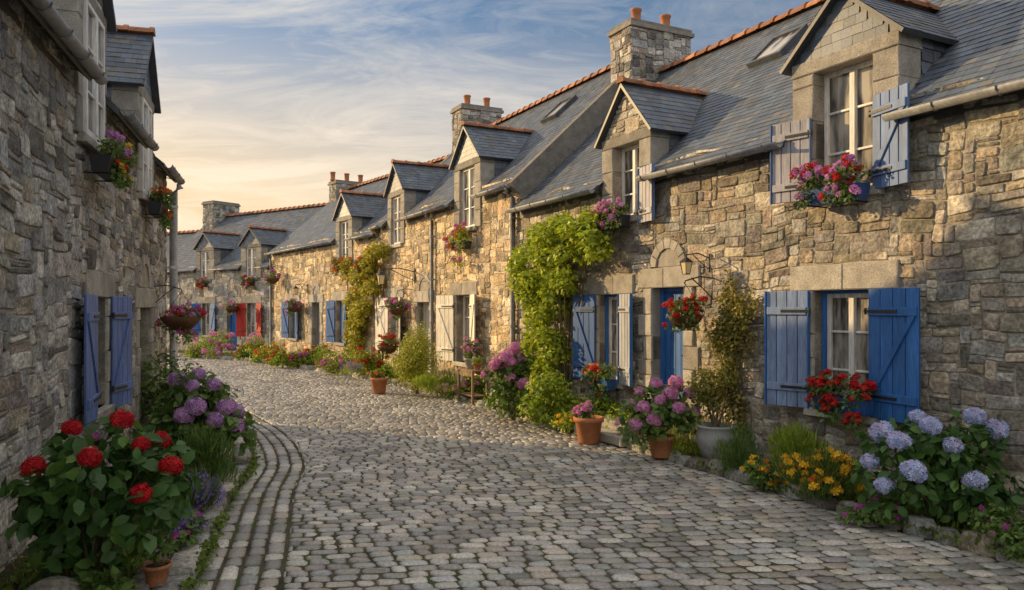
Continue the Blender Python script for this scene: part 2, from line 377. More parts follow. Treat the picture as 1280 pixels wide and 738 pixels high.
def house(label,O,ang,L,ze,zr,dep,ops,dorms,pal,cell=1.,group='stone houses lining the cobbled street',tone=1.,xshow=0,mcol=(1,1,1)):
    H=House(); H.O=O; H.ang=ang; H.L=L; H.ze=ze; H.zr=zr; H.p=(zr-ze)/(dep/2); p=H.p
    H.u=(math.cos(ang),math.sin(ang)); H.n=(-math.sin(ang),math.cos(ang))
    H.pt=lambda x,y,z:(O[0]+H.u[0]*x+H.n[0]*y,O[1]+H.u[1]*x+H.n[1]*y,z)
    def lx(px):
        t=(px-640)/FP; return (t*O[1]-O[0])/(H.u[0]-t*H.u[1])
    H.lx=lx
    H.z=lambda px,py: CH-(py-HY)*(O[1]+H.u[1]*lx(px))/FP
    H.root=empty('stone_house',(O[0],O[1],0),ang,label,'house',group)
    b=Buf()
    holes=[(o['x0'],o['x1'],o['z0'],o['z1']) for o in ops]+[(d['cx']-d['ww']/2,d['cx']+d['ww']/2,d['zs'],ze+.01) for d in dorms]
    xs=sorted(set([0,L]+[h[0] for h in holes]+[h[1] for h in holes]))
    for xa,xb in zip(xs[:-1],xs[1:]):
        if xb-xa<1e-4: continue
        cur=-.3
        for h in sorted([h for h in holes if h[0]<=xa+1e-5 and h[1]>=xb-1e-5],key=lambda h:h[2]):
            if h[2]>cur: b.box(xa,xb,-.35,0,cur,h[2],mcol,1)
            cur=h[3]
        if cur<ze: b.box(xa,xb,-.35,0,cur,ze,mcol,1)
    y2=-dep
    b.prism([(-.352,-.3),(-.352,ze+.35*p-.09),(y2/2,zr-.09),(y2,ze-.09),(y2,-.3)],'x',0.002,L-.002,(.7,.7,.7),1)
    AK=.74
    def blocked(x,z):
        for o in ops:
            e=.22; 
            if o['x0']-e<x<o['x1']+e and o['z0']-.1<z<o['z1']+.3: return True
            if o.get('arch'):
                cx=(o['x0']+o['x1'])/2; rr=(o['x1']-o['x0'])/2*AK+.15
                if math.hypot(x-cx,z-(o['z1']+.26))<rr and z>o['z1']: return True
        for d in dorms:
            if abs(x-d['cx'])<d['w']/2 and z>d['zs']-.02: return True
            if abs(x-d['cx'])<d['ww']/2+.12 and z>d['zs']-.1: return True
        return False
    V,F,C=stones(pack(xshow,L,-.02,ze+.02,blocked,.055*cell,.045*cell),pal*tone)
    b.add(warp(V),F,C,0,SMF)
    for o in ops:
        x0,x1,z0,z1=o['x0'],o['x1'],o['z0'],o['z1']
        for s in (0,1):
            z=z0; k=s
            while z<z1-.02:
                h=random.uniform(.22,.42); h=min(h,z1-z)
                if z1-z-h<.1: h=z1-z
                wj=random.uniform(.26,.34) if k%2 else .2; k+=1
                xa,xb=(x0-wj,x0) if s==0 else (x1,x1+wj)
                b.block(xa,xb,-.3,.036+random.uniform(0,.012),z,z+h-.007,gcol(),2); z+=h
        xm=x0+(x1-x0)*random.uniform(.3,.7)
        b.block(x0-.34,xm-.003,-.3,.046,z1,z1+.3,gcol(),2); b.block(xm+.003,x1+.34,-.3,.042,z1,z1+.29,gcol(),2)
        if o.get('arch'):
            cx=(x0+x1)/2; r0=(x1-x0)/2*AK; r1=r0+.14; cz=z1+.31; nb=7
            for k in range(nb):
                a0=math.pi*k/nb+.02; a1=math.pi*(k+1)/nb-.02
                poly=[(cx+r0*math.cos(a0),cz+r0*math.sin(a0)),(cx+r1*math.cos(a0),cz+r1*math.sin(a0)),(cx+r1*math.cos(a1),cz+r1*math.sin(a1)),(cx+r0*math.cos(a1),cz+r0*math.sin(a1))]
                b.prism(poly,'y',-.02,.03+random.uniform(0,.01),gcol(),2)
            poly=[(cx+r0*.97*math.cos(math.pi*k/10),cz+r0*.97*math.sin(math.pi*k/10)) for k in range(11)]
            b.prism(poly,'y',-.02,.012,(.36,.33,.28),2)
    b.build('wall',[M['stone'],M['mortar'],M['granite']],H.root)
    # roof
    r=Buf(); ov=.2; c=math.cos(math.atan(p)); s=math.sin(math.atan(p)); Lb=(dep/2+ov)/c
    O0=np.array((0,ov,ze-ov*p)); n=np.array((0,s,c)); bv=(0,-c,s)
    ds=[(d['cx']-d['w']/2-.02,d['cx']+d['w']/2+.02,(d['zt']+.16-ze)/p) for d in dorms]
    xs=sorted(set([0,L]+[d[0] for d in ds]+[d[1] for d in ds]))
    xs=[x for x in xs if 0<=x<=L]; segs=[]
    for xa,xb in zip(xs[:-1],xs[1:]):
        mid=(xa+xb)/2; st=0
        for d in ds:
            if d[0]<mid<d[1]: st=(d[2]+ov)/c
        if st==0: segs.append((xa,xb))
        r.slab(O0+np.array((xa,0,0))+np.array(bv)*st,(1,0,0),bv,n,xb-xa,Lb-st,.06,(.06,.06,.065))
    def skip(u,v):
        for d in ds:
            if d[0]<u<d[1] and v*c-ov<d[2]: return True
        return u<xshow-1
    slates(r,O0+n*.002,(1,0,0),bv,L,Lb,skip,.112*max(1,cell*.9),.145*max(1,cell*.9),tone=1.0)
    r.slab((0,-dep-ov,ze-ov*p),(1,0,0),(0,c,s),(0,-s,c),L,Lb,.06,(.08,.085,.095))
    H.roof=r.build('roof',M['slate'],H.root)
    t=Buf(); ridge(t,(0,-dep/2,zr+.05),(L,-dep/2,zr+.05),.12); t.build('ridge_tiles',M['tile'],H.roof)
    for xa,xb in segs:
        g=Buf(); seg=8; V=[];F=[]
        gz=ze-ov*p-.0; gy=ov+.06
        for x in (xa-.02,xb+.02):
            for rr in (.065,.057):
                for k in range(seg+1):
                    a_=math.pi+math.pi*k/seg; V.append((x,gy+rr*math.cos(a_),gz+rr*math.sin(a_)))
        q=seg+1
        for k in range(seg): F+= [[k,k+1,2*q+k+1,2*q+k],[q+k,3*q+k,3*q+k+1,q+k+1]]
        F+=[[0,2*q,3*q,q],[q-1,2*q-1,4*q-1,3*q-1]]
        for k in range(seg): F+=[[k,q+k,q+k+1,k+1],[2*q+k,2*q+k+1,3*q+k+1,3*q+k]]
        g.add(V,F,(1,1,1),0,True)
        x=xa+.2
        while x<xb: 
            g.tube([(x,.03,gz+.02),(x,gy-.07,gz-.02),(x,gy-.05,gz-.055),(x,gy,gz-.075),(x,gy+.06,gz-.04),(x,gy+.072,gz+.005)],.008,5); x+=.6
        g.box(xa,xb,.0,.02,gz-.1,gz-.02,(.35,.32,.3))
        g.build('gutter',M['zinc'],H.roof)
    for o in ops:
        if o['k']=='w': window(H,o['x0'],o['x1'],o['z0'],o['z1'],trim=o.get('trim'))
        elif o['k']=='d': door(H,o['x0'],o['x1'],o['z0'],o['z1'],o['col'])
    for d in dorms: dormer(H,d['cx'],d['w'],d['ww'],d['zs'],d['zt'],d['za'],pal,d.get('st','stone'),d.get('trim'),d.get('wy',-.16),d.get('gt',1.7))
    return H
def downpipe(H,x,zb=0.1,y=.09,r=.045,col=(1,1,1)):
    b=Buf(); z1=H.ze-.28
    b.tube([(x,.26,H.ze-.2*H.p-.06),(x,.26,H.ze-.3),(x,y,z1-.15),(x,y,zb+.1),(x,y+.1,zb)],r,10,col)
    for z in np.arange(.5,z1-.3,1.1): b.tube([(x,y,z),(x,y,z+.05)],r+.01,10,col); b.box(x-.02,x+.02,0,y,z+.01,z+.035)
    b.build('downpipe',M['zinc'],H.root)
def skylight(H,x,bk,w=.55,h=.8):
    p=H.p; c=math.cos(math.atan(p)); s=math.sin(math.atan(p)); n=np.array((0,s,c)); bv=np.array((0,-c,s))
    O=np.array((x,-bk,H.ze+bk*p))+n*.01
    b=Buf()
    for (u,v,la,lb) in ((0,0,w,.06),(0,h-.06,w,.06),(0,.06,.06,h-.12),(w-.06,.06,.06,h-.12)):
        b.slab(O+np.array((u,0,0))+bv*v+n*.09,(1,0,0),bv,n,la,lb,.1,(.35,.36,.37))
    b.slab(O+n*.06+np.array((.05,0,0))+bv*.05,(1,0,0),bv,n,w-.1,h-.1,.02,(1,1,1),1)
    b.build('skylight',[M['zinc'],M['glass']],H.roof)

def opn(x0,x1,z0,z1,k='w',**kw): return dict(x0=x0,x1=x1,z0=z0,z1=z1,k=k,**kw)
# right row
TH=RAD(27.33); U=(-math.sin(TH),math.cos(TH)); P0=(4.0,7.917)
def sp(s): return (P0[0]+U[0]*s,P0[1]+U[1]*s)
AR=math.pi/2+TH
oA=5.0   # local x = s + 5
A=house('large near stone house on the right with blue door and two dormers over blue shutters',sp(-5),AR,13.4,4.14,7.05,6.4,
  [opn(oA+.29,oA+1.04,.85,2.2,trim=BLUE),opn(oA+3.32,oA+4.05,.3,2.3,'d',col=BLUE,arch=True),opn(oA+4.85,oA+5.5,.8,2.22,trim=BLUE)],
  [dict(cx=oA+.63,w=1.4,ww=.78,zs=3.3,zt=4.72,za=5.5,st='slate',gt=1.25),dict(cx=oA+4.7,w=1.3,ww=.7,zs=3.45,zt=4.6,za=5.5)],PAL_WARM*np.array([.96,.95,.93]),xshow=2.2,mcol=(.8,.8,.8))
chimney(A,13.25,.75,1.6,6.0,7.95,-3.2,2,PAL_GREY)
skylight(A,oA+3.3,1.9,.7,.8)
shutter(A,oA+.27,.83,2.2,.66,-1,9,BLUE,label='blue plank shutter with diagonal brace, right of the near window')
shutter(A,oA+1.08,.83,2.2,.52,1,16,BLUE_SUN,edge=BLUE,brace=False,label='sunlit blue shutter left of the near window')
shutter(A,oA+.22,3.25,4.25,.52,-1,14,BLUE2)
shutter(A,oA+1.05,3.25,4.2,.48,1,14,(.42,.41,.45),edge=BLUE2,brace=False)
shutter(A,oA+4.3,3.3,4.15,.45,-1,10,(.42,.41,.45),edge=BLUE2,brace=False)
shutter(A,oA+4.83,.78,2.22,.46,-1,12,BLUE_SUN2,edge=BLUE,brace=False)
shutter(A,oA+5.54,.78,2.22,.55,1,10,(.03,.11,.32))
oB=8.4
Bh=house('tall sunlit stone house in the middle of the right row with cream shutters',sp(oB),AR,9.4,4.66,7.65,6.4,
  [opn(10.7-oB,11.6-oB,.72,2.3),opn(13.3-oB,14.2-oB,.15,2.15,'d',col=(.55,.52,.46),arch=True),opn(15.7-oB,16.6-oB,.75,2.3)],
  [dict(cx=10.9-oB,w=1.5,ww=.85,zs=3.85,zt=5.25,za=6.15,wy=-.06,st='slate'),dict(cx=16.0-oB,w=1.5,ww=.85,zs=3.85,zt=5.25,za=6.15,wy=-.06,st='slate')],PAL_SUNLIT,cell=1.1,mcol=(1.25,1.15,1.))  # mortar tint also carries the warm sun
downpipe(Bh,.1,r=.055); downpipe(Bh,4.6)
chimney(Bh,9.0,.8,1.4,6.6,8.35,-3.2,2,PAL_GREY)
skylight(Bh,1.7,1.9,.7,.8)
for xh,sd in ((10.66,-1),(11.64,1),(15.66,-1),(16.64,1)): shutter(Bh,xh-oB,.72,2.3,.68,sd,16,CREAM)
b=Buf(); p=Bh.p; c=math.cos(math.atan(p)); s=math.sin(math.atan(p))
b.slab((-.12,.25,4.66-.25*p+.07),(1,0,0),(0,-c,s),(0,s,c),.2,3.5/c,.45,(.22,.20,.175)); b.build('gable_coping',M['granite'],Bh.root)
TC=RAD(35.5)
Ch=house('far stone house past the leafy wall with a grey door and blue shutters',sp(17.8),math.pi/2+TC,10.3,4.45,7.2,6.4,
  [opn(2.6,3.3,.8,2.25,trim=BLUE),opn(4.8,5.6,.15,2.2,'d',col=(.22,.22,.21),arch=True),opn(7.2,8.0,.8,2.25,trim=BLUE)],
  [dict(cx=2.6,w=1.4,ww=.75,zs=3.6,zt=4.95,za=5.85,wy=-.06,st='slate')],PAL_SUNLIT,cell=1.3,mcol=(1.25,1.15,1.))  # sun warmth coloured into stone and mortar here as well
for xh,sd in ((2.56,-1),(3.34,1),(7.16,-1),(8.04,1)): shutter(Ch,xh,.8,2.25,.5,sd,14,BLUE)
chimney(Ch,9.9,.8,1.3,6.2,7.4,-3.2,3,PAL_GREY); downpipe(Ch,10.15)
b=Buf(); b.slab((-.12,.25,4.66-.25*p+.0),(1,0,0),(0,-c,s),(0,s,c),.2,3.5/c,.35,(.22,.20,.175)); b.build('gable_coping',M['granite'],Ch.root)
oD=(sp(17.8)[0]-math.sin(TC)*10.3,sp(17.8)[1]+math.cos(TC)*10.3)
TD=RAD(55)
Dh=house('farthest grey stone house with red shutters at the bend of the street',oD,math.pi/2+TD,9,3.9,6.7,6.4,
  [opn(1.0,1.65,.75,2.2),opn(2.35,3.1,.1,2.15,'d',col=BLUE,arch=True),opn(4.3,5.0,.75,2.2)],
  [dict(cx=1.35,w=1.4,ww=.7,zs=3.3,zt=4.6,za=5.4,st='slate',wy=-.04),dict(cx=4.75,w=1.4,ww=.7,zs=3.3,zt=4.6,za=5.4,st='slate',wy=-.04)],PAL_GREY*1.3,cell=1.5)
for xh,sd,cc in ((.96,-1,RED),(1.69,1,RED),(4.26,-1,BLUE),(5.04,1,BLUE)): shutter(Dh,xh,.75,2.2,.52,sd,14,cc)
chimney(Dh,8.3,.9,1.5,5.9,7.3,-3.2,0,PAL_GREY)
oE=(oD[0]-math.sin(TD)*9.2,oD[1]+math.cos(TD)*9.2)
Eh=house('low slate-roofed house half hidden behind the left corner drainpipe',oE,math.pi/2+RAD(62),8,3.4,6.0,6.,
  [opn(1.6,2.3,.8,2.1)],[dict(cx=3.9,w=1.3,ww=.65,zs=3.0,zt=4.1,za=4.9)],PAL_GREY,cell=1.6)
# left house
TG=math.radians(16.98); oG=(-6.3,13.83)
G=house('shadowed stone house filling the left side with open blue shutters',oG,math.atan2(-math.cos(TG),math.sin(TG)),13,4.5,7.4,6.4,
  [opn(5.02,5.7,.85,2.12,trim=BLUE),opn(1.85,2.85,.1,2.0,'d',col=(.12,.09,.07),arch=True)],
  [dict(cx=5.85,w=1.3,ww=.85,zs=3.8,zt=5.2,za=6.1,wy=.05),dict(cx=2.4,w=1.4,ww=.8,zs=3.7,zt=5.1,za=6.1,st='slate',wy=.04)],PAL_GREY,cell=1.1,tone=1.1,mcol=(.85,.85,.85))
shutter(G,4.98,.8,2.14,.52,-1,14,LAV); shutter(G,5.76,.8,2.14,.85,1,5,LAV,label='blue shutter of the left house nearest the camera')
downpipe(G,.16,y=.15,r=.07,col=(2.1,2.,1.85))
# stone gable on the street corner of the left house
b=Buf(); dep=6.4
V,F,C=stones(pack(-6.4,0,-.02,7.3,lambda x,z: z>4.5+ (3.2-abs(x+3.2))*G.p-.08,.08,.065),PAL_GREY)
V=np.c_[-V[:,1],V[:,0],V[:,2]]; b.add(V,F,C,0,SMF); b.build('gable_wall',M['stone'],G.root)

# ------------------------------------------------------------------ street
LR=[((-.9,1.5),(6.3,1.8)),((-1.55,5.0),(4.05,5.5)),((-2.3,8.0),(2.4,9.0)),((-2.75,10.0),(1.0,12.0)),((-3.9,12.6),(-.8,15.4)),((-6.0,16.0),(-3.0,19.4)),
    ((-8.9,20.5),(-6.3,24.0)),((-12.6,24.5),(-10.6,28.7)),((-19,28.2),(-17,32.8))]
def cr(P,t):
    n=len(P)-1; i=min(int(t),n-1); f=t-i
    g=lambda k:np.array(P[max(0,min(n,k))],float)
    a,b_,c_,d=g(i-1),g(i),g(i+1),g(i+2)
    return .5*((2*b_)+(-a+c_)*f+(2*a-5*b_+4*c_-d)*f*f+(-a+3*b_-3*c_+d)*f**3)
LP=[q[0] for q in LR]; RP=[q[1] for q in LR]
ts=np.linspace(0,8,1200); Lc=np.array([cr(LP,t) for t in ts]); Rc=np.array([cr(RP,t) for t in ts]); mid=(Lc+Rc)/2
acc=np.r_[0,np.cumsum(np.linalg.norm(np.diff(mid,axis=0),axis=1))]
step=.135; K=int(acc[-1]/step)
rowt=np.interp(np.arange(K+1)*step,acc,ts)
Lk=np.array([np.interp(rowt,ts,Lc[:,i]) for i in (0,1)]).T; Rk=np.array([np.interp(rowt,ts,Rc[:,i]) for i in (0,1)]).T
Wk=np.linalg.norm(Rk-Lk,axis=1)
rects=[];rid=[]
for k in range(K):
    x=-random.uniform(0,.15); W=Wk[k]
    while x<W:
        w=random.uniform(.12,.235); rects.append((max(x,0),k*step,min(x+w,W+.03),(k+1)*step)); rid.append(k); x+=w
V,F,C=stones(rects,PAL_COB,.019,.027,joint=.0068,inset=.03,jit=.06,crn=(.25,.6),flat=.6,var=(.66,1.24))
k=np.repeat(np.array(rid),25); f=V[:,2]/step-k; u=V[:,0]/Wk[k]
f=f+.13*np.sin(V[:,0]*1.7+k*.13)+.07*np.sin(V[:,0]*4.1+k*.3)
k1=np.minimum(k+1,K)
XY=(Lk[k]+(Rk[k]-Lk[k])*u[:,None])*(1-f[:,None])+(Lk[k1]+(Rk[k1]-Lk[k1])*u[:,None])*f[:,None]
z=V[:,1]+.002*np.sin(XY[:,0]*2.1+XY[:,1]*1.3)
b=Buf(); b.add(np.c_[XY,z],[q[:,::-1] for q in F],C,0,True)
# longitudinal gutter rows on the left
def offs(Cv,d):
    T=np.gradient(Cv,axis=0); T/=np.linalg.norm(T,axis=1)[:,None]; return Cv+np.c_[-T[:,1],T[:,0]]*d
def lane(buf,Cv,d0,d1,sl,dd,m=0,pal=PAL_COB,zoff=0,inset=.02,ch=(.15,.45),tmax=1e9,flat=1.):
    A0=offs(Cv,d0); A1=offs(Cv,d1); ac=np.r_[0,np.cumsum(np.linalg.norm(np.diff(A0,axis=0),axis=1))]
    rs=[];x=random.uniform(0,.2)
    while x<min(ac[-1],tmax)-.5:
        w=random.uniform(*sl); rs.append((x,0,x+w,abs(d1-d0))); x+=w
    V,F,C=stones(rs,pal,dd[0],dd[1],joint=.007,inset=inset,jit=.06,crn=ch,flat=flat)
    f=V[:,2]/abs(d1-d0); X=[np.interp(V[:,0],ac,A0[:,i])*(1-f)+np.interp(V[:,0],ac,A1[:,i])*f for i in (0,1)]
    buf.add(np.c_[X[0],X[1],V[:,1]+zoff],F,C,m,True)
for i in range(4): lane(b,Lc,.02+i*.15,.16+i*.15,(.16,.3),(.020,.028),flat=.5,inset=.028,ch=(.2,.55))
b.build('cobbled_street',M['cobble'])['kind']='structure'
# joint bed under the cobbles
def ribbon(name,Ca,Cb,z,m,noise=0):
    n=len(Ca); V=[];
    for q in range(n): V+= [(Ca[q][0],Ca[q][1],z),(Cb[q][0],Cb[q][1],z)]
    bb=Buf(); bb.add(V,[np.array([[2*i,2*i+1,2*i+3,2*i+2] for i in range(n-1)])]); o=bb.build(name,m); o['kind']='structure'; return o
ribbon('street_bed',offs(Lc,.7)[::8],offs(Rc,-.1)[::8],.010,M['joint'])
kb=Buf()
lane(kb,Lc,.63,.86,(.25,.45),(.07,.10),pal=PAL_COB*1.05,inset=.02,ch=(.1,.3)); lane(kb,Lc,.87,1.05,(.2,.4),(.07,.10),pal=PAL_COB*.95,inset=.02,ch=(.1,.3),tmax=11)
kb.build('left_kerb',M['stone'])['kind']='structure'
kb=Buf(); lane(kb,Rc,-.02,-.24,(.2,.5),(.09,.17),pal=PAL_WARM*.8,inset=.05,ch=(.3,.7)); kb.build('right_kerb',M['stone'])['kind']='structure'
ribbon('right_flower_bed',offs(Rc,-.14)[::8],offs(Rc,-2.6)[::8],.05,M['soil'])
ribbon('left_flower_bed',offs(Lc,.8)[::8],offs(Lc,4.5)[::8],.04,M['soil'])
g=Buf(); g.box(-400,400,-200,600,-.4,-.02); g.build('ground',M['earth'])['kind']='structure'

# ------------------------------------------------------------------ plants
T_BROAD=np.array([(0,0,0),(.3,.3,.04),(.3,0,0),(.3,-.3,.04),(.68,.27,.0),(.68,0,-.05),(.68,-.27,.0),(1,0,-.16)])
F_BROAD=[np.array([[0,2,1],[0,3,2],[4,5,7],[5,6,7]]),np.array([[1,2,5,4],[2,3,6,5]])]
T_SMALL=np.array([(0,0,0),(.5,.32,.05),(1,0,-.06),(.5,-.32,.05),(.5,0,-.02)])
F_SMALL=[np.array([[0,4,1],[1,4,2],[0,3,4],[3,2,4]])]
T_BLADE=np.array([(0,.05,0),(0,-.05,0),(.6,.045,.0),(.6,-.045,0),(1,0,-.12)])
F_BLADE=[np.array([[2,3,4]]),np.array([[0,1,3,2]])]
KT={'broad':(T_BROAD,F_BROAD),'small':(T_SMALL,F_SMALL),'blade':(T_BLADE,F_BLADE)}
def nrm(a): return a/np.maximum(np.linalg.norm(a,axis=1),1e-9)[:,None]
def leaves(buf,pos,out,size,col,kind='small',up=.5,m=0,dirv=None,var=.35):
    T,Fs=KT[kind]; N=len(pos)
    n=nrm(out*.7+np.array([0,0,up])+rng.normal(0,.45,(N,3)))
    d=(out+rng.normal(0,.6,(N,3))) if dirv is None else dirv+rng.normal(0,.2,(N,3))
    d=nrm(d-n*np.sum(d*n,1)[:,None]); s=np.cross(n,d)
    if kind=='blade': 
        d=nrm(out*.5+np.array([0,0,1.2])+rng.normal(0,.25,(N,3))); s=nrm(np.cross(d,rng.normal(0,1,(N,3)))); n=np.cross(d,s)
    sc=(size*rng.uniform(.6,1.25,N))[:,None,None]
    V=pos[:,None,:]+sc*(T[None,:,0:1]*d[:,None]+T[None,:,1:2]*s[:,None]+T[None,:,2:3]*n[:,None])
    c=np.array(col)[None]*rng.uniform(1-var,1+var,(N,1)); w=rng.random(N)
    c=np.where((w<.15)[:,None],c*np.array([1.5,1.25,.9]),c)
    off=(np.arange(N)*len(T))[:,None,None]
    buf.add(V.reshape(-1,3),[(f[None]+off).reshape(-1,f.shape[1]) for f in Fs],np.repeat(np.clip(c,.005,.8),len(T),0),m,True)
def sub(c,Rr,K,seed=None,k=.5):
    out=[]
    for i in range(K):
        d=rng.normal(0,1,3); d/=np.linalg.norm(d); q=rng.uniform(.35,.75)
        out.append((c[0]+d[0]*Rr[0]*q,c[1]+d[1]*Rr[1]*q,c[2]+d[2]*Rr[2]*q,Rr[0]*k*rng.uniform(.7,1.15),Rr[1]*k*rng.uniform(.7,1.15),Rr[2]*k*rng.uniform(.7,1.15)))
    return out
def scatter(blobs,N,r0=.55,r1=1.05,zmin=None):
    B_=np.array(blobs,float); w=(B_[:,3]*B_[:,4]+B_[:,3]*B_[:,5]+B_[:,4]*B_[:,5]); w/=w.sum()
    i=rng.choice(len(B_),N,p=w); d=nrm(rng.normal(0,1,(N,3)))
    P=B_[i,:3]+d*B_[i,3:6]*rng.uniform(r0,r1,N)[:,None]
    if zmin is not None: P[:,2]=np.maximum(P[:,2],zmin+rng.uniform(0,.05,N))
    return P,d
HM={}
def head(kind,r,n,ps,cols,squash=.85,var=.18):
    key=(kind,)
    if key in HM: return HM[key]
    i=np.arange(n)+.5; ph=np.arccos(1-2*i/n); th=math.pi*(1+5**.5)*i
    d=np.c_[np.cos(th)*np.sin(ph),np.sin(th)*np.sin(ph),np.cos(ph)]
    keep=d[:,2]>-.75; d=d[keep]; N=len(d)
    P=d*np.array([r,r,r*squash])*rng.uniform(.88,1.04,(N,1))
    T=[(0,0,-.1)]; Fq=[]
    for k in range(4):
        a=k*math.pi/2; b_=len(T)
        T+=[(math.cos(a-.55)*.75,math.sin(a-.55)*.75,.05),(math.cos(a)*1.05,math.sin(a)*1.05,.0),(math.cos(a+.55)*.75,math.sin(a+.55)*.75,.05)]; Fq.append([0,b_,b_+1,b_+2])
    T=np.array(T); Fq=np.array(Fq)
    nn=nrm(d+rng.normal(0,.25,(N,3))); a=nrm(np.cross(nn,rng.normal(0,1,(N,3)))); s=np.cross(nn,a)
    sc=(ps*rng.uniform(.8,1.2,N))[:,None,None]
    V=P[:,None]+sc*(T[None,:,0:1]*a[:,None]+T[None,:,1:2]*s[:,None]+T[None,:,2:3]*nn[:,None])
    cols=np.array(cols); c=cols[rng.integers(0,len(cols),N)]*rng.uniform(1-var,1+var,(N,1))
    off=(np.arange(N)*13)[:,None,None]
    bb=Buf(); bb.add(V.reshape(-1,3),[(Fq[None]+off).reshape(-1,4)],np.repeat(c,13,0),0,False)
    o=bb.build('tmp_'+kind,M['petal']); me=o.data; bpy.data.objects.remove(o); me.name='flower_head'; HM[key]=me; return me
CRED=[(.55,.015,.02),(.7,.03,.03),(.45,.01,.02)]; CPUR=[(.6,.3,.58),(.7,.4,.66),(.5,.3,.62)]; CBLU=[(.42,.5,.78),(.55,.6,.84),(.6,.54,.78)]
CPIN=[(.72,.28,.52),(.78,.42,.62),(.65,.22,.47)]; CMAG=[(.55,.06,.35),(.68,.14,.45),(.47,.08,.4)]; CYEL=[(.8,.45,.02),(.85,.55,.05)]; CLAV=[(.26,.18,.5),(.36,.26,.6)]; COR=[(.8,.25,.03),(.75,.15,.03)]; CWP=[(.78,.6,.62),(.75,.35,.45)]; CVIO=[(.58,.2,.55),(.66,.3,.62),(.5,.16,.5)]
def HD(k):
    return {'hred':lambda:head('hred',.085,90,.026,CRED),'hpur':lambda:head('hpur',.085,90,.025,CPUR),'hblu':lambda:head('hblu',.088,95,.025,CBLU),
     'hpin':lambda:head('hpin',.085,80,.027,CPIN),'gred':lambda:head('gred',.04,16,.024,CRED),'gmag':lambda:head('gmag',.036,12,.026,CMAG),'gvio':lambda:head('gvio',.036,12,.026,CVIO),
     'gpin':lambda:head('gpin',.038,14,.025,CPIN),'gyel':lambda:head('gyel',.022,8,.022,CYEL,.5),'glav':lambda:head('glav',.03,16,.014,CLAV,2.4),'gor':lambda:head('gor',.035,12,.024,COR),'gwp':lambda:head('gwp',.035,12,.024,CWP)}[k]()
GRP={'hydrangea':'hydrangea bushes beside the street','shrub':'green shrubs in the beds','plant':'low plants along the kerbs','potted plant':'plants in pots','bush':'flowering bushes at the far end','climbing plant':'climbers on the house walls','window box':'flower boxes under the windows','hanging basket':'flower baskets hung on the walls'}
def plant(name,label,cat,loc,blobs,nl,ls,lc,kind='small',heads=(),rz=0,group=None,stems=4,up=.5,zmin=.02,stemr=.01,extra=None,r0=.45,base=(0,0,0),hup=.0,hfront=None):
    root=empty(name,loc,rz,label,cat,group or GRP.get(cat))
    if extra: extra(root)
    b=Buf(); P,d=scatter(blobs,nl,r0,1.05,zmin); leaves(b,P,d,ls,lc,kind,up); b.build('foliage',M['leaf'],root)
    if stems:
        s=Buf()
        for q in range(stems):
            t=blobs[q%len(blobs)]; p0=np.array(base)+np.array((random.uniform(-.04,.04),random.uniform(-.04,.04),0)); p1=np.array(t[:3]); mm=(p0+p1)/2+rng.normal(0,.03,3)
            s.tube([p0,mm,p1],[stemr*1.4,stemr,stemr*.6],6)
        s.build('stems',M['bark'],root)
    for (k,spec,sc) in heads:
        me=HD(k)
        if isinstance(spec,int):
            P,d=scatter(blobs,spec*6,.98,1.1,zmin+.05)
            ok=[i for i in range(len(P)) if d[i,2]>-.2+hup and (hfront is None or d[i]@np.array(hfront)>-.1)][:spec]; pts=P[ok]
        else: pts=spec
        for q in pts:
            o=bpy.data.objects.new('flower_head',me); COL.objects.link(o); o.parent=root; o.location=tuple(q); o.rotation_euler=(random.uniform(-.4,.4),random.uniform(-.4,.4),random.uniform(0,6.28)); t=sc*random.uniform(.8,1.18); o.scale=(t,t,t)
    return root
GH=(.05,.11,.026); GV=(.21,.28,.03); GD=(.04,.085,.025); GM=(.09,.15,.035); GY=(.28,.27,.035)
def rel(loc,pts,jy=.12):  # picture measurements of flower heads turned into offsets
    out=[]
    for (px,py,dy) in pts:
        q=at(px,py,loc[1]+dy); out.append((q[0]-loc[0],q[1]-loc[1],q[2]-loc[2]))
    return out
# left red hydrangea
l=(-2.95,5.3,.04)
hp=rel(l,[(42,583,-.25),(90,535,-.1),(112,572,-.35),(152,525,.0),(176,556,-.1),(201,550,.1),(213,583,-.1),(176,617,-.35)])
plant('red_hydrangea','red-flowered hydrangea bush in the bottom left corner','hydrangea',l,[(q[0]*.92,q[1]+.05,q[2]-.17,.2,.2,.17) for q in hp]+sub((-.0,0,.5),(.5,.4,.5),10)+[(0,0,.35,.42,.35,.3)],1250,.13,GH,'broad',[('hred',hp,.85),('gmag',5,.7)],stems=9)
l=(-3.95,9.4,.04)
hp=rel(l,[(240,483,-.2),(268,481,-.1),(248,468,.1),(283,508,-.2),(295,515,0),(294,532,-.1),(245,508,-.3),(222,475,.1),(270,525,-.3),(230,520,-.3)])
plant('purple_hydrangea','purple-pink hydrangea beside the left kerb under the hanging basket','hydrangea',l,[(q[0],q[1]+.08,q[2]-.15,.2,.2,.16) for q in hp]+sub((-.1,.1,.7),(.55,.45,.55),9)+[(0,0,.4,.45,.4,.35)],1200,.13,GM,'broad',[('hpur',hp,1.2)],stems=8)
plant('green_bush','bushy dark green shrub climbing the left corner behind the purple hydrangea','shrub',(-5.2,11.3,.04),sub((0,0,.8),(.55,.5,.7),12),1700,.08,GM,stems=4)
plant('leafy_perennial','feathery green clump at the left kerb in front of the purple hydrangea','plant',(-3.3,8.2,.04),sub((0,0,.3),(.35,.4,.3),8),1700,.13,GM,'blade',stems=0)
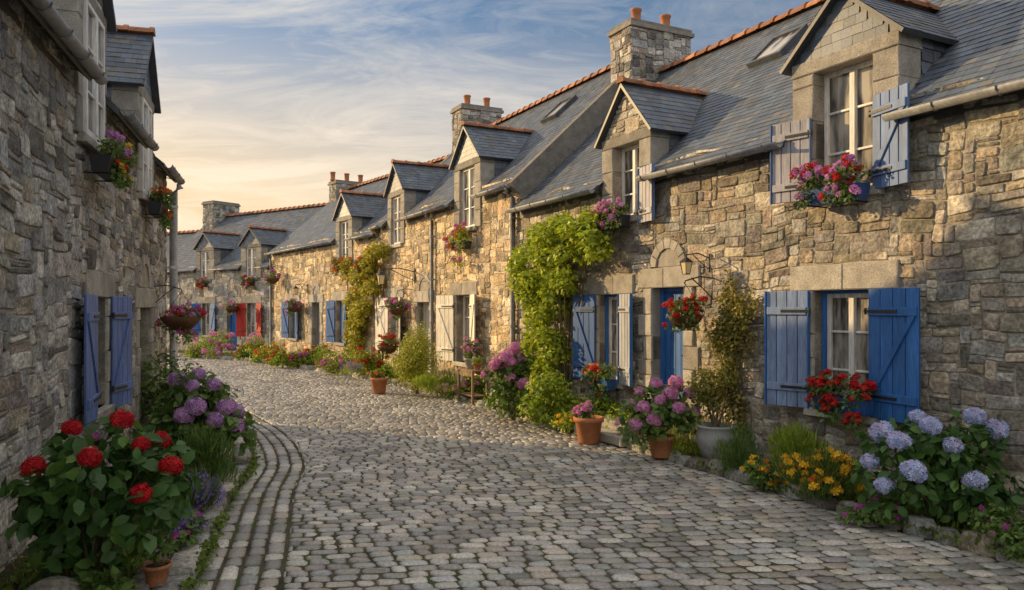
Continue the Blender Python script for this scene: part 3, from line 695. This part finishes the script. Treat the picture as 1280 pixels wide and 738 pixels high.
plant('lavender','lavender clump spilling over the left kerb','lavender',(-3.05,7.1,.04),sub((0,0,.25),(.3,.38,.25),7),1300,.14,(.09,.12,.07),'blade',[('glav',75,1.3)],stems=0,hup=.1)
plant('low_violet','low violet flowers on the left kerb beside the red hydrangea','plant',(-2.75,6.3,.04),sub((0,0,.14),(.2,.28,.16),6),600,.06,GM,'small',[('gmag',8,.6),('glav',20,1.)],stems=0)
def potx(r=.16,h=.26,m='pot'):
    def f(root):
        b=Buf(); b.lathe([(0,0),(r*.68,0),(r*.72,.01),(r*.93,h*.82),(r*1.06,h*.83),(r*1.08,h),(r*.95,h),(r*.9,h*.86),(0,h*.86)],(0,0,0),28); b.build('pot',M[m],root)
        s=Buf(); s.lathe([(0,h*.9),(r*.93,h*.88)],(0,0,0),20,(1,1,1)); s.build('potting_soil',M['soil'],root)
    return f
def urn(r,h):
    def f(root):
        b=Buf(); b.lathe([(0,0),(r*.62,0),(r*.68,.02),(r*.95,h*.45),(r*1.03,h*.7),(r*.92,h*.9),(r*1.0,h*.94),(r*1.02,h),(r*.88,h),(r*.85,h*.86),(0,h*.86)],(0,0,0),32); b.build('pot',M['glaze'],root)
        s=Buf(); s.lathe([(0,h*.9),(r*.86,h*.88)],(0,0,0),20,(1,1,1)); s.build('potting_soil',M['soil'],root)
    return f
plant('potted_plant','small terracotta pot of seedlings at the foot of the red hydrangea','potted plant',(-2.5,5.35,.05),sub((0,0,.28),(.13,.13,.1),5),160,.06,GM,extra=potx(.09,.15),stems=2,base=(0,0,.12),zmin=.12,heads=[('gmag',4,.6)])
plant('fern_tuft','dark green tuft at the bottom left beside the round stone','plant',(-2.7,5.05,.04),sub((0,0,.1),(.22,.12,.1),5),420,.09,GM,stems=0)
b=Buf(); b.lathe([(0,.2),(.08,.195),(.14,.16),(.19,.09),(.2,0)],(0,0,0),20,(.3,.27,.22)); o=b.build('boulder',M['stone'],None,(-2.98,4.93,.04)); tag(o,'rounded grey boulder at the very bottom left','boulder')
def wallplant(name,label,cat,H,x,blobs,*a,**k): return plant(name,label,cat,H.pt(x,0.03,0.04),blobs,*a,rz=H.ang,**k)
# right side beds
l=(3.95,6.75,.05)
hp=rel(l,[(1147,522,.2),(1163,532,-.1),(1191,557,-.2),(1218,521,.1),(1088,577,.1),(1124,552,-.1),(1102,540,.2),(1142,590,-.3),(1105,607,-.1),(1218,601,-.3),(1245,537,.1)])
plant('blue_hydrangea','pale blue hydrangea at the right edge beneath the near window','hydrangea',l,[(q[0]*.95,q[1]+.08,q[2]-.13,.18,.18,.14) for q in hp]+sub((.05,0,.5),(.52,.4,.42),10)+[(.05,0,.35,.5,.35,.3)],1400,.115,GH,'broad',[('hblu',hp,1.05)],stems=8)
plant('magenta_bedding','sprawling bedding plant with small magenta flowers in the bottom right corner','plant',(3.98,5.95,.05),sub((0,0,.2),(.42,.38,.22),9),1500,.055,GM,'small',[('gmag',30,.6)],stems=0)
plant('yellow_daisies','clump of yellow daisies between the blue hydrangea and the green shrubs','daisy',(3.15,7.75,.05),sub((0,0,.27),(.42,.34,.28),9),1800,.1,GM,'blade',[('gyel',80,1.5),('gor',16,.7)],stems=0,hup=.1)
plant('orange_bedding','low clump of orange flowers at the kerb in front of the light green shrub','plant',(2.75,8.25,.05),sub((0,0,.16),(.28,.26,.18),7),900,.06,GM,'small',[('gor',18,.6),('gyel',16,1.2)],stems=0)
plant('pink_bedding','small pink-flowered clump on the kerb left of the blue hydrangea','plant',(3.3,6.95,.05),sub((0,0,.15),(.34,.28,.2),7),1000,.055,GM,'small',[('gmag',16,.6)],stems=0)
plant('green_shrub','low dark green shrub by the kerb right of the grey urn','shrub',(2.65,8.95,.05),sub((0,0,.25),(.38,.3,.3),9),2200,.075,GM,'blade',stems=0)
plant('green_shrub','feathery light green shrub between the daisies and the darker shrub','shrub',(3.25,8.6,.05),sub((0,0,.3),(.40,.3,.34),9),2400,.09,GV,'blade',stems=0)
l=(2.62,9.75,.05)
plant('urn_shrub','tall airy shrub growing in a grey stoneware urn','potted plant',l,sub((.05,.15,.95),(.42,.3,.42),14)+sub((.2,.3,1.5),(.28,.2,.5),8),3600,.05,(.18,.18,.04),extra=urn(.25,.45),stems=8,base=(0,0,.4),zmin=.45)
wallplant('wall_climber','sparse climber on the wall between the lantern and the sunlit shutter','climbing plant',A,oA+2.2,sub((0,.12,1.75),(.5,.09,.8),14,k=.3)+[(0,.1,.6,.2,.1,.5)],2000,.06,(.21,.19,.045),stems=8,stemr=.008,base=(0,0,.1))
l=(1.95,9.95,.05)
hp=rel(l,[(800,490,.1),(820,480,.1),(845,478,.2),(862,492,0),(805,510,-.1),(825,500,-.2),(848,510,-.2),(868,515,0),(795,530,-.1),(818,525,-.2),(838,492,-.1),(790,505,.1)])
plant('pink_hydrangea','pink hydrangea in a terracotta pot left of the grey urn','potted plant',l,[(q[0],q[1]+.08,q[2]-.12,.17,.17,.14) for q in hp]+sub((.05,.1,.6),(.4,.3,.35),8),950,.105,GM,'broad',[('hpin',hp,1.)],stems=7,extra=potx(.17,.28),base=(0,0,.25),zmin=.2)
plant('potted_plant','terracotta pot of pink flowers standing alone at the kerb by the doorstep','potted plant',(1.12,11.1,.03),sub((0,0,.48),(.22,.2,.11),6),420,.06,GM,extra=potx(.21,.38),stems=3,base=(0,0,.3),zmin=.36,heads=[('gpin',24,.9)])
# big climber near the downpipe
cl=[]
for (x,z,rx,rz_) in ((6.7,3.35,.62,.34),(6.0,3.4,.6,.34),(7.4,3.15,.6,.34),(7.9,2.8,.45,.35),(7.0,2.85,.6,.36),(6.1,3.0,.6,.3),(7.8,2.4,.45,.35),(7.2,2.4,.55,.35),(6.6,2.5,.45,.28),(7.6,1.95,.45,.4),(7.0,2.0,.4,.35),(7.2,1.5,.45,.4),(7.5,1.1,.5,.4),(6.9,1.1,.4,.4),(7.0,.7,.45,.4),(7.7,.6,.5,.4),(5.6,3.25,.4,.28),(5.4,3.0,.3,.2)):
    cl+=sub((x-6.9,.32,z-.04),(rx*1.15,.34,rz_*1.2),7,k=.4)
wallplant('climbing_vine','large bright green climber covering the wall beside the drainpipe','climbing plant',A,oA+6.5,cl,12500,.10,(.27,.33,.03),stems=9,stemr=.011,r0=.6)
plant('pink_hydrangea','pink hydrangea at the foot of the large bright climber','hydrangea',(.0,13.2,.05),sub((0,0,.75),(.52,.35,.5),10)+[(0,0,.4,.5,.3,.35)],1500,.1,GM,'broad',[('hpin',26,1.1)],stems=6)
plant('green_shrub','leafy shrub at the kerb under the large bright climber','shrub',(.75,12.5,.05),sub((0,0,.42),(.6,.35,.46),10),2400,.08,GV,stems=3)
plant('boxwood_bush','round clipped bush against the wall near the wooden table','shrub',(-2.15,17.2,.05),sub((0,0,.85),(.55,.5,.75),18,k=.55)+[(0,0,.8,.46,.46,.68)],8000,.05,(.26,.28,.035),stems=3)
# more small bed plants
for (px,py,w,h,hd,lab) in ((512,503,.4,.5,None,'round green tussock at the kerb right of the red geraniums'),(545,500,.45,.4,'gwp','low white and pink flowers at the kerb in front of the clipped bush'),
    (650,520,.35,.35,None,'yellowish fern clump at the kerb in front of the pink hydrangea'),(700,545,.4,.3,'gyel','low clump with yellow flowers left of the lone terracotta pot'),
    (425,478,.4,.55,'glav','lavender clump in the far part of the right bed'),(400,470,.4,.45,'gmag','magenta flowers in the far part of the right bed')):
    X,Y=gnd(px,py); X+=.25;Y+=.15
    plant('bed_plant',lab,'plant',(X,Y,.05),sub((0,0,h*.5),(w,w*.8,h*.5),6),1000,.1 if hd is None else .06,GY if 'yellowish' in lab else GV,'blade' if hd in (None,'glav') else 'small',[(hd,24,1.2)] if hd else (),stems=0)
plant('red_geranium','mass of red geraniums beside the small terracotta pot','geranium',(-4.15,21.4,.05),sub((0,0,.45),(.6,.4,.38),8),1400,.07,GV,'small',[('gred',40,1.3)],stems=3)
plant('potted_plant','small terracotta pot of red flowers in the middle of the right kerb','potted plant',(*gnd(474,493),.03),sub((0,0,.45),(.22,.22,.12),5),300,.06,GM,extra=potx(.2,.36),stems=3,base=(0,0,.3),zmin=.36,heads=[('gor',9,.9)])
plant('potted_plant','small terracotta pot of foliage behind the red geraniums','potted plant',(-3.1,21.0,.05),sub((0,0,.5),(.25,.25,.15),5),300,.06,GV,extra=potx(.18,.3),stems=3,base=(0,0,.3),zmin=.3,heads=[('gwp',6,1.2)])
far=[(395,462,.5,.7,'gred','red flowers below the far grey door'),(370,462,.45,.55,'gmag','magenta bush below the far blue shutters'),(350,462,.5,.6,'gred','red and green bush right of the red shutters'),(335,457,.5,.8,'gor','orange-red bush in front of the red shutters'),
     (318,455,.45,1.0,'gpin','pink bush left of the orange-red bush'),(270,450,.75,1.2,'hpin','large pink hydrangea before the farthest blue shutters'),(244,449,.5,.8,'gwp','pale flowering bush at the far left end of the street'),(445,470,.4,.6,'gmag','dark pink flowers beneath the leafy wall'),
     (298,452,.5,.7,'gred','small red-flowered bush by the farthest blue door')]
for (px,py,w,h,hd,lab) in far:
    X,Y=gnd(px,py); 
    plant('flowering_bush',lab,'bush',(X,Y+.3,.03),sub((0,0,h*.5),(w*1.25,w*.7,h*.6),8),1000,.09,GV,'small',[(hd,22 if hd!='hpin' else 18,1.4 if hd!='hpin' else 1.3)],stems=3)
# border clumps
for j,t in enumerate((2.35,2.62,2.82,3.0,3.18,3.34,3.5,3.62,3.74,3.84,4.28,4.4,4.52,4.65,4.8,4.95,5.1,5.25,5.45,5.65,5.85,6.05,6.3,6.6,6.9)):
    q=cr(RP,t); q2=cr(RP,t+.02); T=(q2-q)/np.linalg.norm(q2-q); o_=q+np.array((T[1],-T[0]))*random.uniform(.35,.6); s_=random.uniform(1.0,1.6)
    fl=(j%3==1)
    plant('border_clump','low clump dotted with small pink flowers in the right-hand border' if fl else 'low leafy green clump in the border along the right-hand kerb','plant',(o_[0],o_[1],.05),sub((0,0,.18*s_),(.36*s_,.28,.23*s_),8),1000,.08,random.choice((GV,GM,GV)),random.choice(('small','blade')),[(random.choice(('gpin','gwp','gvio')),14,1.)] if fl else (),stems=0,group='pink-dotted clumps in the right-hand border' if fl else 'leafy clumps in the right-hand border')
# yellow-green climber on B/C boundary
cl=[]
for (px,py) in ((485,315),(475,335),(462,350),(478,360),(458,370),(468,385),(457,390),(462,405),(456,410),(460,425),(457,440)):
    x=Bh.lx(px); z=Bh.z(px,py); cl+=[(x-9,.3,z,.45,.25,.25)]+sub((x-9,.35,z),(.8,.35,.42),4,k=.45)
wallplant('climbing_vine','tall yellow-green climber rising to the far dormer with orange blooms at its top','climbing plant',Bh,9.0,cl,7000,.12,GY,stems=8,stemr=.015,r0=.6,heads=[('gor',10,1.4)])
wallplant('climbing_vine','small climber above the far blue-shuttered window','climbing plant',Ch,2.0,sub((0,.2,3.3),(.5,.15,.5),7),500,.1,GY,stems=2,heads=[('gor',10,1.4)])

# window boxes and baskets
def wbox(H,x,z,w,cols,label,y=.1,col=(.03,.03,.035),hang=.25,n=22,lc=GM,name='window_box',hm=1.,group=None):
    def ex(root):
        b=Buf(); h=.17; hw=w/2
        V=[(-hw*.94,.02,0),(hw*.94,.02,0),(hw*.94,.17,0),(-hw*.94,.17,0),(-hw,0,h),(hw,0,h),(hw,.21,h),(-hw,.21,h),(-hw+.02,.02,h),(hw-.02,.02,h),(hw-.02,.19,h),(-hw+.02,.19,h),(-hw+.02,.02,h-.03),(hw-.02,.02,h-.03),(hw-.02,.19,h-.03),(-hw+.02,.19,h-.03)]
        F=[[0,3,2,1]]
        for r in (0,4,8): F+=[[r+k,r+(k+1)%4,r+4+(k+1)%4,r+4+k] for k in range(4)]
        F.append([12,13,14,15]); b.add(V,[np.array(F)],col)
        for xx in (-hw*.7,hw*.7): b.box(xx-.012,xx+.012,-.08,.2,-.012,0,(.02,.02,.02))
        b.build('planter',M['paint'],root)
    hw=w/2
    bl=[(random.uniform(-hw,hw),.12+random.uniform(-.03,.1),.24+random.uniform(-.04,.1)*hm,.12,.12,.12*hm) for _ in range(int(6+w*8))]+[(random.uniform(-hw,hw)*.9,.22,.1-random.uniform(0,hang),.1,.06,.1) for _ in range(int(4+w*8))]
    return plant(name,label,'window box',H.pt(x,y,z),bl,int(620*w/.7+300),.058,lc,'small',[(c,n//len(cols),1.0*s_) for c,s_ in cols],rz=H.ang,stems=0,zmin=-.4,extra=ex,hfront=(0,.7,.7))
wbox(A,oA+.5,.86,.66,[('gred',1.),('gred',.85)],'window box of red geraniums at the near ground-floor window',n=64,col=(.03,.10,.28),hang=.25,y=.09)
wbox(A,oA+.6,3.15,.75,[('gvio',1.),('gvio',.9),('gred',.9)],'window box of purple and red flowers under the near dormer window',n=66,col=(.04,.09,.24),hang=.05)
wbox(A,oA+4.85,3.28,.7,[('gvio',1.0),('gpin',.9)],'window box of purple-pink flowers under the dormer above the door',n=44,hang=.1)
wbox(A,oA+5.15,.68,.6,[('gred',1.),('gyel',1.)],'window box of red and yellow flowers left of the blue door',n=26,col=(.03,.10,.28))
wbox(G,5.9,3.42,.8,[('gred',.9),('gvio',1.),('gyel',1.2)],'dark window box of red and purple flowers high on the left house',n=42,hang=.15)
wbox(G,2.4,3.4,.7,[('gred',1.),('gor',1.)],'second dark window box farther along the left house',n=26,hang=.25)
wbox(Bh,2.5,3.35,.8,[('gmag',1.2),('gor',1.2)],'round box of pink flowers under the dormer of the tall sunlit house',n=34,hang=.5,hm=1.5,lc=GV)
wbox(Ch,2.6,3.3,.7,[('gor',1.6)],'window box of orange flowers under the far dormer',n=16)
wbox(Dh,1.35,2.95,.7,[('gred',1.7),('gpin',1.3)],'window box above the red shutters',n=16)
wbox(Dh,4.75,2.95,.7,[('gred',1.7),('gpin',1.3)],'window box above the farthest blue shutters',n=16)
def basket(H,x,z,out,cols,label,R_=.22,n=30,arm=True,lc=GM,trail=.6):
    def ex(root):
        b=Buf(); b.lathe([(0,-R_*.75),(R_*.5,-R_*.65),(R_*.85,-R_*.3),(R_,0),(R_*.93,0)],(0,0,0),18,(.5,.35,.2)); b.build('basket',M['wood'],root)
        for k in range(3):
            c_=Buf(); a=k*2.09; c_.tube([(R_*math.cos(a),R_*math.sin(a),0),(0,0,.42)],.004,5); c_.build('chain',M['iron'],root)
        h=Buf(); h.tube([(0,-out,.5),(0,-out*.5,.52),(0,.0,.46),(0,.02,.42)],.01,6); h.tube([(0,-out,.2),(0,-out*.6,.36),(0,-out*.2,.5)],.008,6); h.box(-.02,.02,-out-.01,-out+.01,.15,.56); h.build('bracket',M['iron'],root)
    bl=sub((0,0,.06),(R_*1.2,R_*1.2,R_*.9),11,k=.45)+sub((0,.05,-R_*trail),(R_*.9,R_*.9,R_*.7*trail/.6),6,k=.35)
    return plant('hanging_basket',label,'hanging basket',H.pt(x,out,z),bl,950,.06,lc,'small',[(c,n//len(cols),s_) for c,s_ in cols],rz=H.ang,stems=0,zmin=-.6,extra=ex)
basket(A,oA+2.72,1.9,.5,[('gred',1.)],'hanging basket of red geraniums right of the blue door',.24,48)
basket(G,1.45,1.85,.42,[('gmag',1.1),('gred',1.),('gpin',1.)],'hanging basket of crimson flowers on the corner of the left house',.32,66,trail=.9)
basket(Bh,6.25,2.0,.45,[('gmag',1.4),('gpin',1.3)],'hanging basket of pink flowers between the cream shutters',.28,24)
basket(Bh,6.9,.95,.5,[('gred',1.4)],'hanging basket of red flowers in front of the yellow-green climber',.32,30)
basket(Ch,6.5,2.05,.4,[('gmag',1.5)],'hanging basket of pink flowers beside the far grey door',.3,16)
basket(Dh,2.2,2.0,.4,[('gpin',1.5)],'hanging basket beside the farthest door',.3,14)
basket(Ch,9.0,3.2,.4,[('gmag',1.6)],'hanging basket high near the far drainpipe',.3,14)
basket(Bh,9.3,3.3,.5,[('gor',1.6)],'hanging basket of orange blooms high left of the yellow-green climber',.3,14)

def lantern(H,x,z,out,label,S=1.):
    root=empty('wall_lantern',H.pt(x,0,z),H.ang,label,'lantern','iron lanterns on the house walls'); root.scale=(S,S,S)
    b=Buf(); b.box(-.03,.03,0.03,.06,-.15,.2); b.tube([(0,.05,.12),(0,out*.5,.2),(0,out,.16),(0,out,.1)],.012,7); b.tube([(0,.05,-.1),(0,out*.4,.02),(0,out*.75,.18)],.009,6); b.build('bracket',M['iron'],root)
    c_=Buf(); 
    for sx in (-1,1):
        for sy in (-1,1): c_.tube([(sx*.05,out+sy*.05,-.2),(sx*.08,out+sy*.08,.02)],.007,5)
    c_.add([(-.1,out-.1,.02),(.1,out-.1,.02),(.1,out+.1,.02),(-.1,out+.1,.02),(0,out,.13)],[[0,1,4],[1,2,4],[2,3,4],[3,0,4],[0,3,2,1]]); c_.box(-.055,.055,out-.055,out+.055,-.22,-.2); c_.tube([(0,out,.1),(0,out,.17)],.012,6); c_.build('lamp_frame',M['iron'],root)
    g=Buf(); g.add([(-.048,out-.048,-.2),(.048,out-.048,-.2),(.048,out+.048,-.2),(-.048,out+.048,-.2),(-.076,out-.076,.018),(.076,out-.076,.018),(.076,out+.076,.018),(-.076,out+.076,.018)],[np.array([[0,1,5,4],[1,2,6,5],[2,3,7,6],[3,0,4,7]])]); g.build('lamp_glass',M['lglass'],root)
lantern(A,oA+2.8,2.6,.6,'black iron wall lantern above the red hanging basket by the blue door',.7)
lantern(Bh,6.0,2.85,.9,'black iron wall lantern on the tall sunlit house',1.1)
lantern(Ch,6.0,2.7,.5,'small black wall lantern beside the far grey door')
# doorstep and table
b=Buf(); b.block(-.7,.55,-.45,.42,0,.13,gcol(),0); b.block(-.6,.45,-.45,.12,.13,.26,gcol(),0)
o=b.build('stone_step',M['granite'],None,(*A.pt(oA+4.3,.5,0)[:2],.04),A.ang); tag(o,'pair of granite steps leading to the blue door','step')
X,Y=gnd(583,507); TX,TY=X+.12,Y+.2; root=empty('side_table',(TX,TY,.04),AR,'small weathered wooden table against the wall under the cream shutters','table')
b=Buf()
for k in range(4): b.box(-.4,.4,-.2+k*.1,-.2+k*.1+.092,.66,.69)
b.build('tabletop',M['wood'],root,bevel=.004)
for sx in (-1,1):
    for sy in (-1,1): q=Buf(); q.box(sx*.35-.022,sx*.35+.022,sy*.16-.022,sy*.16+.022,0,.66); q.build('leg',M['wood'],root)
b=Buf(); b.box(-.33,.33,-.17,-.15,.56,.64); b.box(-.33,.33,.15,.17,.56,.64); b.box(-.35,.35,-.15,.15,.15,.17); b.build('shelf',M['wood'],root)
tx,ty=TX+A.u[0]*.12,TY+A.u[1]*.12
plant('potted_plant','pale pot of pink flowers standing on the wooden table','potted plant',(tx,ty,.73),sub((0,0,.42),(.2,.2,.2),6),350,.07,GM,extra=potx(.13,.22,'glaze'),stems=3,base=(0,0,.2),zmin=.2,heads=[('gpin',14,1.2)])
plant('potted_plant','small terracotta pot beside the pale pot on the wooden table','potted plant',(TX-A.u[0]*.22,TY-A.u[1]*.22,.73),sub((0,0,.2),(.1,.1,.1),5),160,.05,GV,extra=potx(.08,.13),stems=2,base=(0,0,.1),zmin=.1)

# ground cover along kerbs and wall foot
b=Buf()
def cover(Cv,d0,d1,N,smin,smax,cutY=1e9):
    d0,d1=min(d0,d1),max(d0,d1)
    t=rng.uniform(0,1,N)**1.4*(len(Cv)-2); i=t.astype(int); dd=rng.uniform(d0,d1,N); nn=np.sin(i*.13)+np.sin(i*.031+2)+rng.normal(0,.7,N)
    keep=nn>-.4; i=i[keep]; dd=dd[keep]
    T=np.gradient(Cv,axis=0); T/=np.linalg.norm(T,axis=1)[:,None]; P=Cv[i]+np.c_[-T[i,1],T[i,0]]*dd[:,None]
    P=np.c_[P+rng.normal(0,.03,P.shape),np.full(len(P),.05)]
    leaves(b,P,nrm(rng.normal(0,1,P.shape)*np.array([1,1,.2])),rng.uniform(smin,smax),(.12,.17,.03),'blade'); leaves(b,P+np.array([.02,.02,rng.uniform(.0,.05)]),nrm(rng.normal(0,1,P.shape)),.055,(.11,.16,.03),'small')
cover(Rc,-.25,-.95,24000,.1,.16); cover(Lc,1.0,1.9,10000,.08,.12); cover(Rc,-.0,-.05,3500,.04,.06); cover(Lc,.6,.66,3000,.04,.05)
o=b.build('ground_cover',M['leaf']); tag(o,'low weeds and grass growing along the kerbs and in the beds','ground cover',kind='stuff')

# ------------------------------------------------------------------ light, sky, camera
sd=Vector((-.91,.41,0)).normalized(); EL=RAD(16.5)
sdir=Vector((sd.x*math.cos(EL),sd.y*math.cos(EL),math.sin(EL)))
sl=bpy.data.lights.new('sun','SUN'); sl.energy=5.0; sl.angle=RAD(.6); sl.color=(1,.69,.33)
so=bpy.data.objects.new('sun',sl); COL.objects.link(so); so.rotation_euler=sdir.to_track_quat('Z','Y').to_euler()
w=bpy.data.worlds.new('World'); scene.world=w; w.use_nodes=True; nt=w.node_tree; N=nt.nodes; L=nt.links
bg=N['Background']; bg.inputs[1].default_value=.15
sky=N.new('ShaderNodeTexSky'); sky.sky_type='NISHITA'; sky.sun_disc=False; sky.sun_elevation=EL; sky.sun_rotation=math.atan2(sd.x,sd.y); sky.air_density=1.0; sky.dust_density=.6; sky.ozone_density=2.5
tc=N.new('ShaderNodeTexCoord'); sep=N.new('ShaderNodeSeparateXYZ'); L.new(tc.outputs['Generated'],sep.inputs[0])
def math_(op,a,b_=None,clamp=False):
    n=N.new('ShaderNodeMath'); n.operation=op; n.use_clamp=clamp
    for i,v in enumerate((a,b_)):
        if v is None: continue
        if isinstance(v,(int,float)): n.inputs[i].default_value=v
        else: L.new(v,n.inputs[i])
    return n.outputs[0]
def mixc(f,a,b_):
    n=N.new('ShaderNodeMix'); n.data_type='RGBA'
    L.new(f,n.inputs[0])
    for i,v in ((6,a),(7,b_)):
        if isinstance(v,tuple): n.inputs[i].default_value=(*v,1)
        else: L.new(v,n.inputs[i])
    return n.outputs[2]
sb=N.new('ShaderNodeVectorMath'); sb.operation='SCALE'; L.new(sky.outputs[0],sb.inputs[0]); sb.inputs['Scale'].default_value=.78
dot=N.new('ShaderNodeVectorMath'); dot.operation='DOT_PRODUCT'; L.new(tc.outputs['Generated'],dot.inputs[0]); dot.inputs[1].default_value=(sd.x,sd.y,0)
az=math_('MULTIPLY',math_('ADD',dot.outputs['Value'],.1),1.0,True)
el=math_('SUBTRACT',1,math_('DIVIDE',sep.outputs['Z'],.36),True)
glow=math_('MULTIPLY',az,math_('POWER',el,1.05))
glow=math_('MULTIPLY',glow,2.1,True)
c1=mixc(glow,sb.outputs[0],(6.5,5.0,3.2))
zz=math_('ADD',math_('MAXIMUM',sep.outputs['Z'],0),.16)
dv=N.new('ShaderNodeVectorMath'); dv.operation='DIVIDE'; L.new(tc.outputs['Generated'],dv.inputs[0]); cb=N.new('ShaderNodeCombineXYZ')
for i in range(3): L.new(zz,cb.inputs[i])
L.new(cb.outputs[0],dv.inputs[1])
def cloud(rot,sc,scale,lo,hi,amt):
    mp=N.new('ShaderNodeMapping'); mp.inputs['Rotation'].default_value=(0,0,RAD(rot)); mp.inputs['Scale'].default_value=sc; L.new(dv.outputs[0],mp.inputs[0])
    no=N.new('ShaderNodeTexNoise'); no.inputs['Scale'].default_value=scale; no.inputs['Detail'].default_value=12; no.inputs['Roughness'].default_value=.66; no.inputs['Distortion'].default_value=1.; L.new(mp.outputs[0],no.inputs[0])
    mr=N.new('ShaderNodeMapRange'); mr.inputs[1].default_value=lo; mr.inputs[2].default_value=hi; mr.inputs[4].default_value=amt; L.new(no.outputs['Fac'],mr.inputs[0]); return mr.outputs[0]
ca=cloud(20,(.7,1.4,1),1.3,.42,.62,.9); cb2=cloud(-25,(.9,2.2,1),2.8,.46,.68,.65)
left=math_('ADD',math_('MULTIPLY',az,1.2),.15,True)
cf=math_('MULTIPLY',math_('MAXIMUM',ca,cb2),left)
ccol=mixc(glow,(4.7,4.6,4.45),(7.8,6.3,4.6))
c2=mixc(cf,c1,ccol)
# pale fill light added to the unseen sky overhead and behind the viewer
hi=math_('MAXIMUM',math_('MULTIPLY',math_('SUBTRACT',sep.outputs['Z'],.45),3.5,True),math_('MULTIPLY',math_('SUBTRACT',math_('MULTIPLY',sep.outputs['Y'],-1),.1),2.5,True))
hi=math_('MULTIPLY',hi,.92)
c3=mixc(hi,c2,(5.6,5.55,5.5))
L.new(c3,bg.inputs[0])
cam=bpy.data.cameras.new('camera'); co=bpy.data.objects.new('camera',cam); COL.objects.link(co)
co.location=(0,0,CH); co.rotation_euler=(math.pi/2,0,0); cam.sensor_width=36; cam.lens=36*FP/1280; cam.shift_y=(HY-369)/1280; cam.clip_end=2000
scene.camera=co
scene.view_settings.view_transform='Standard'; scene.view_settings.look='None'; scene.view_settings.exposure=0
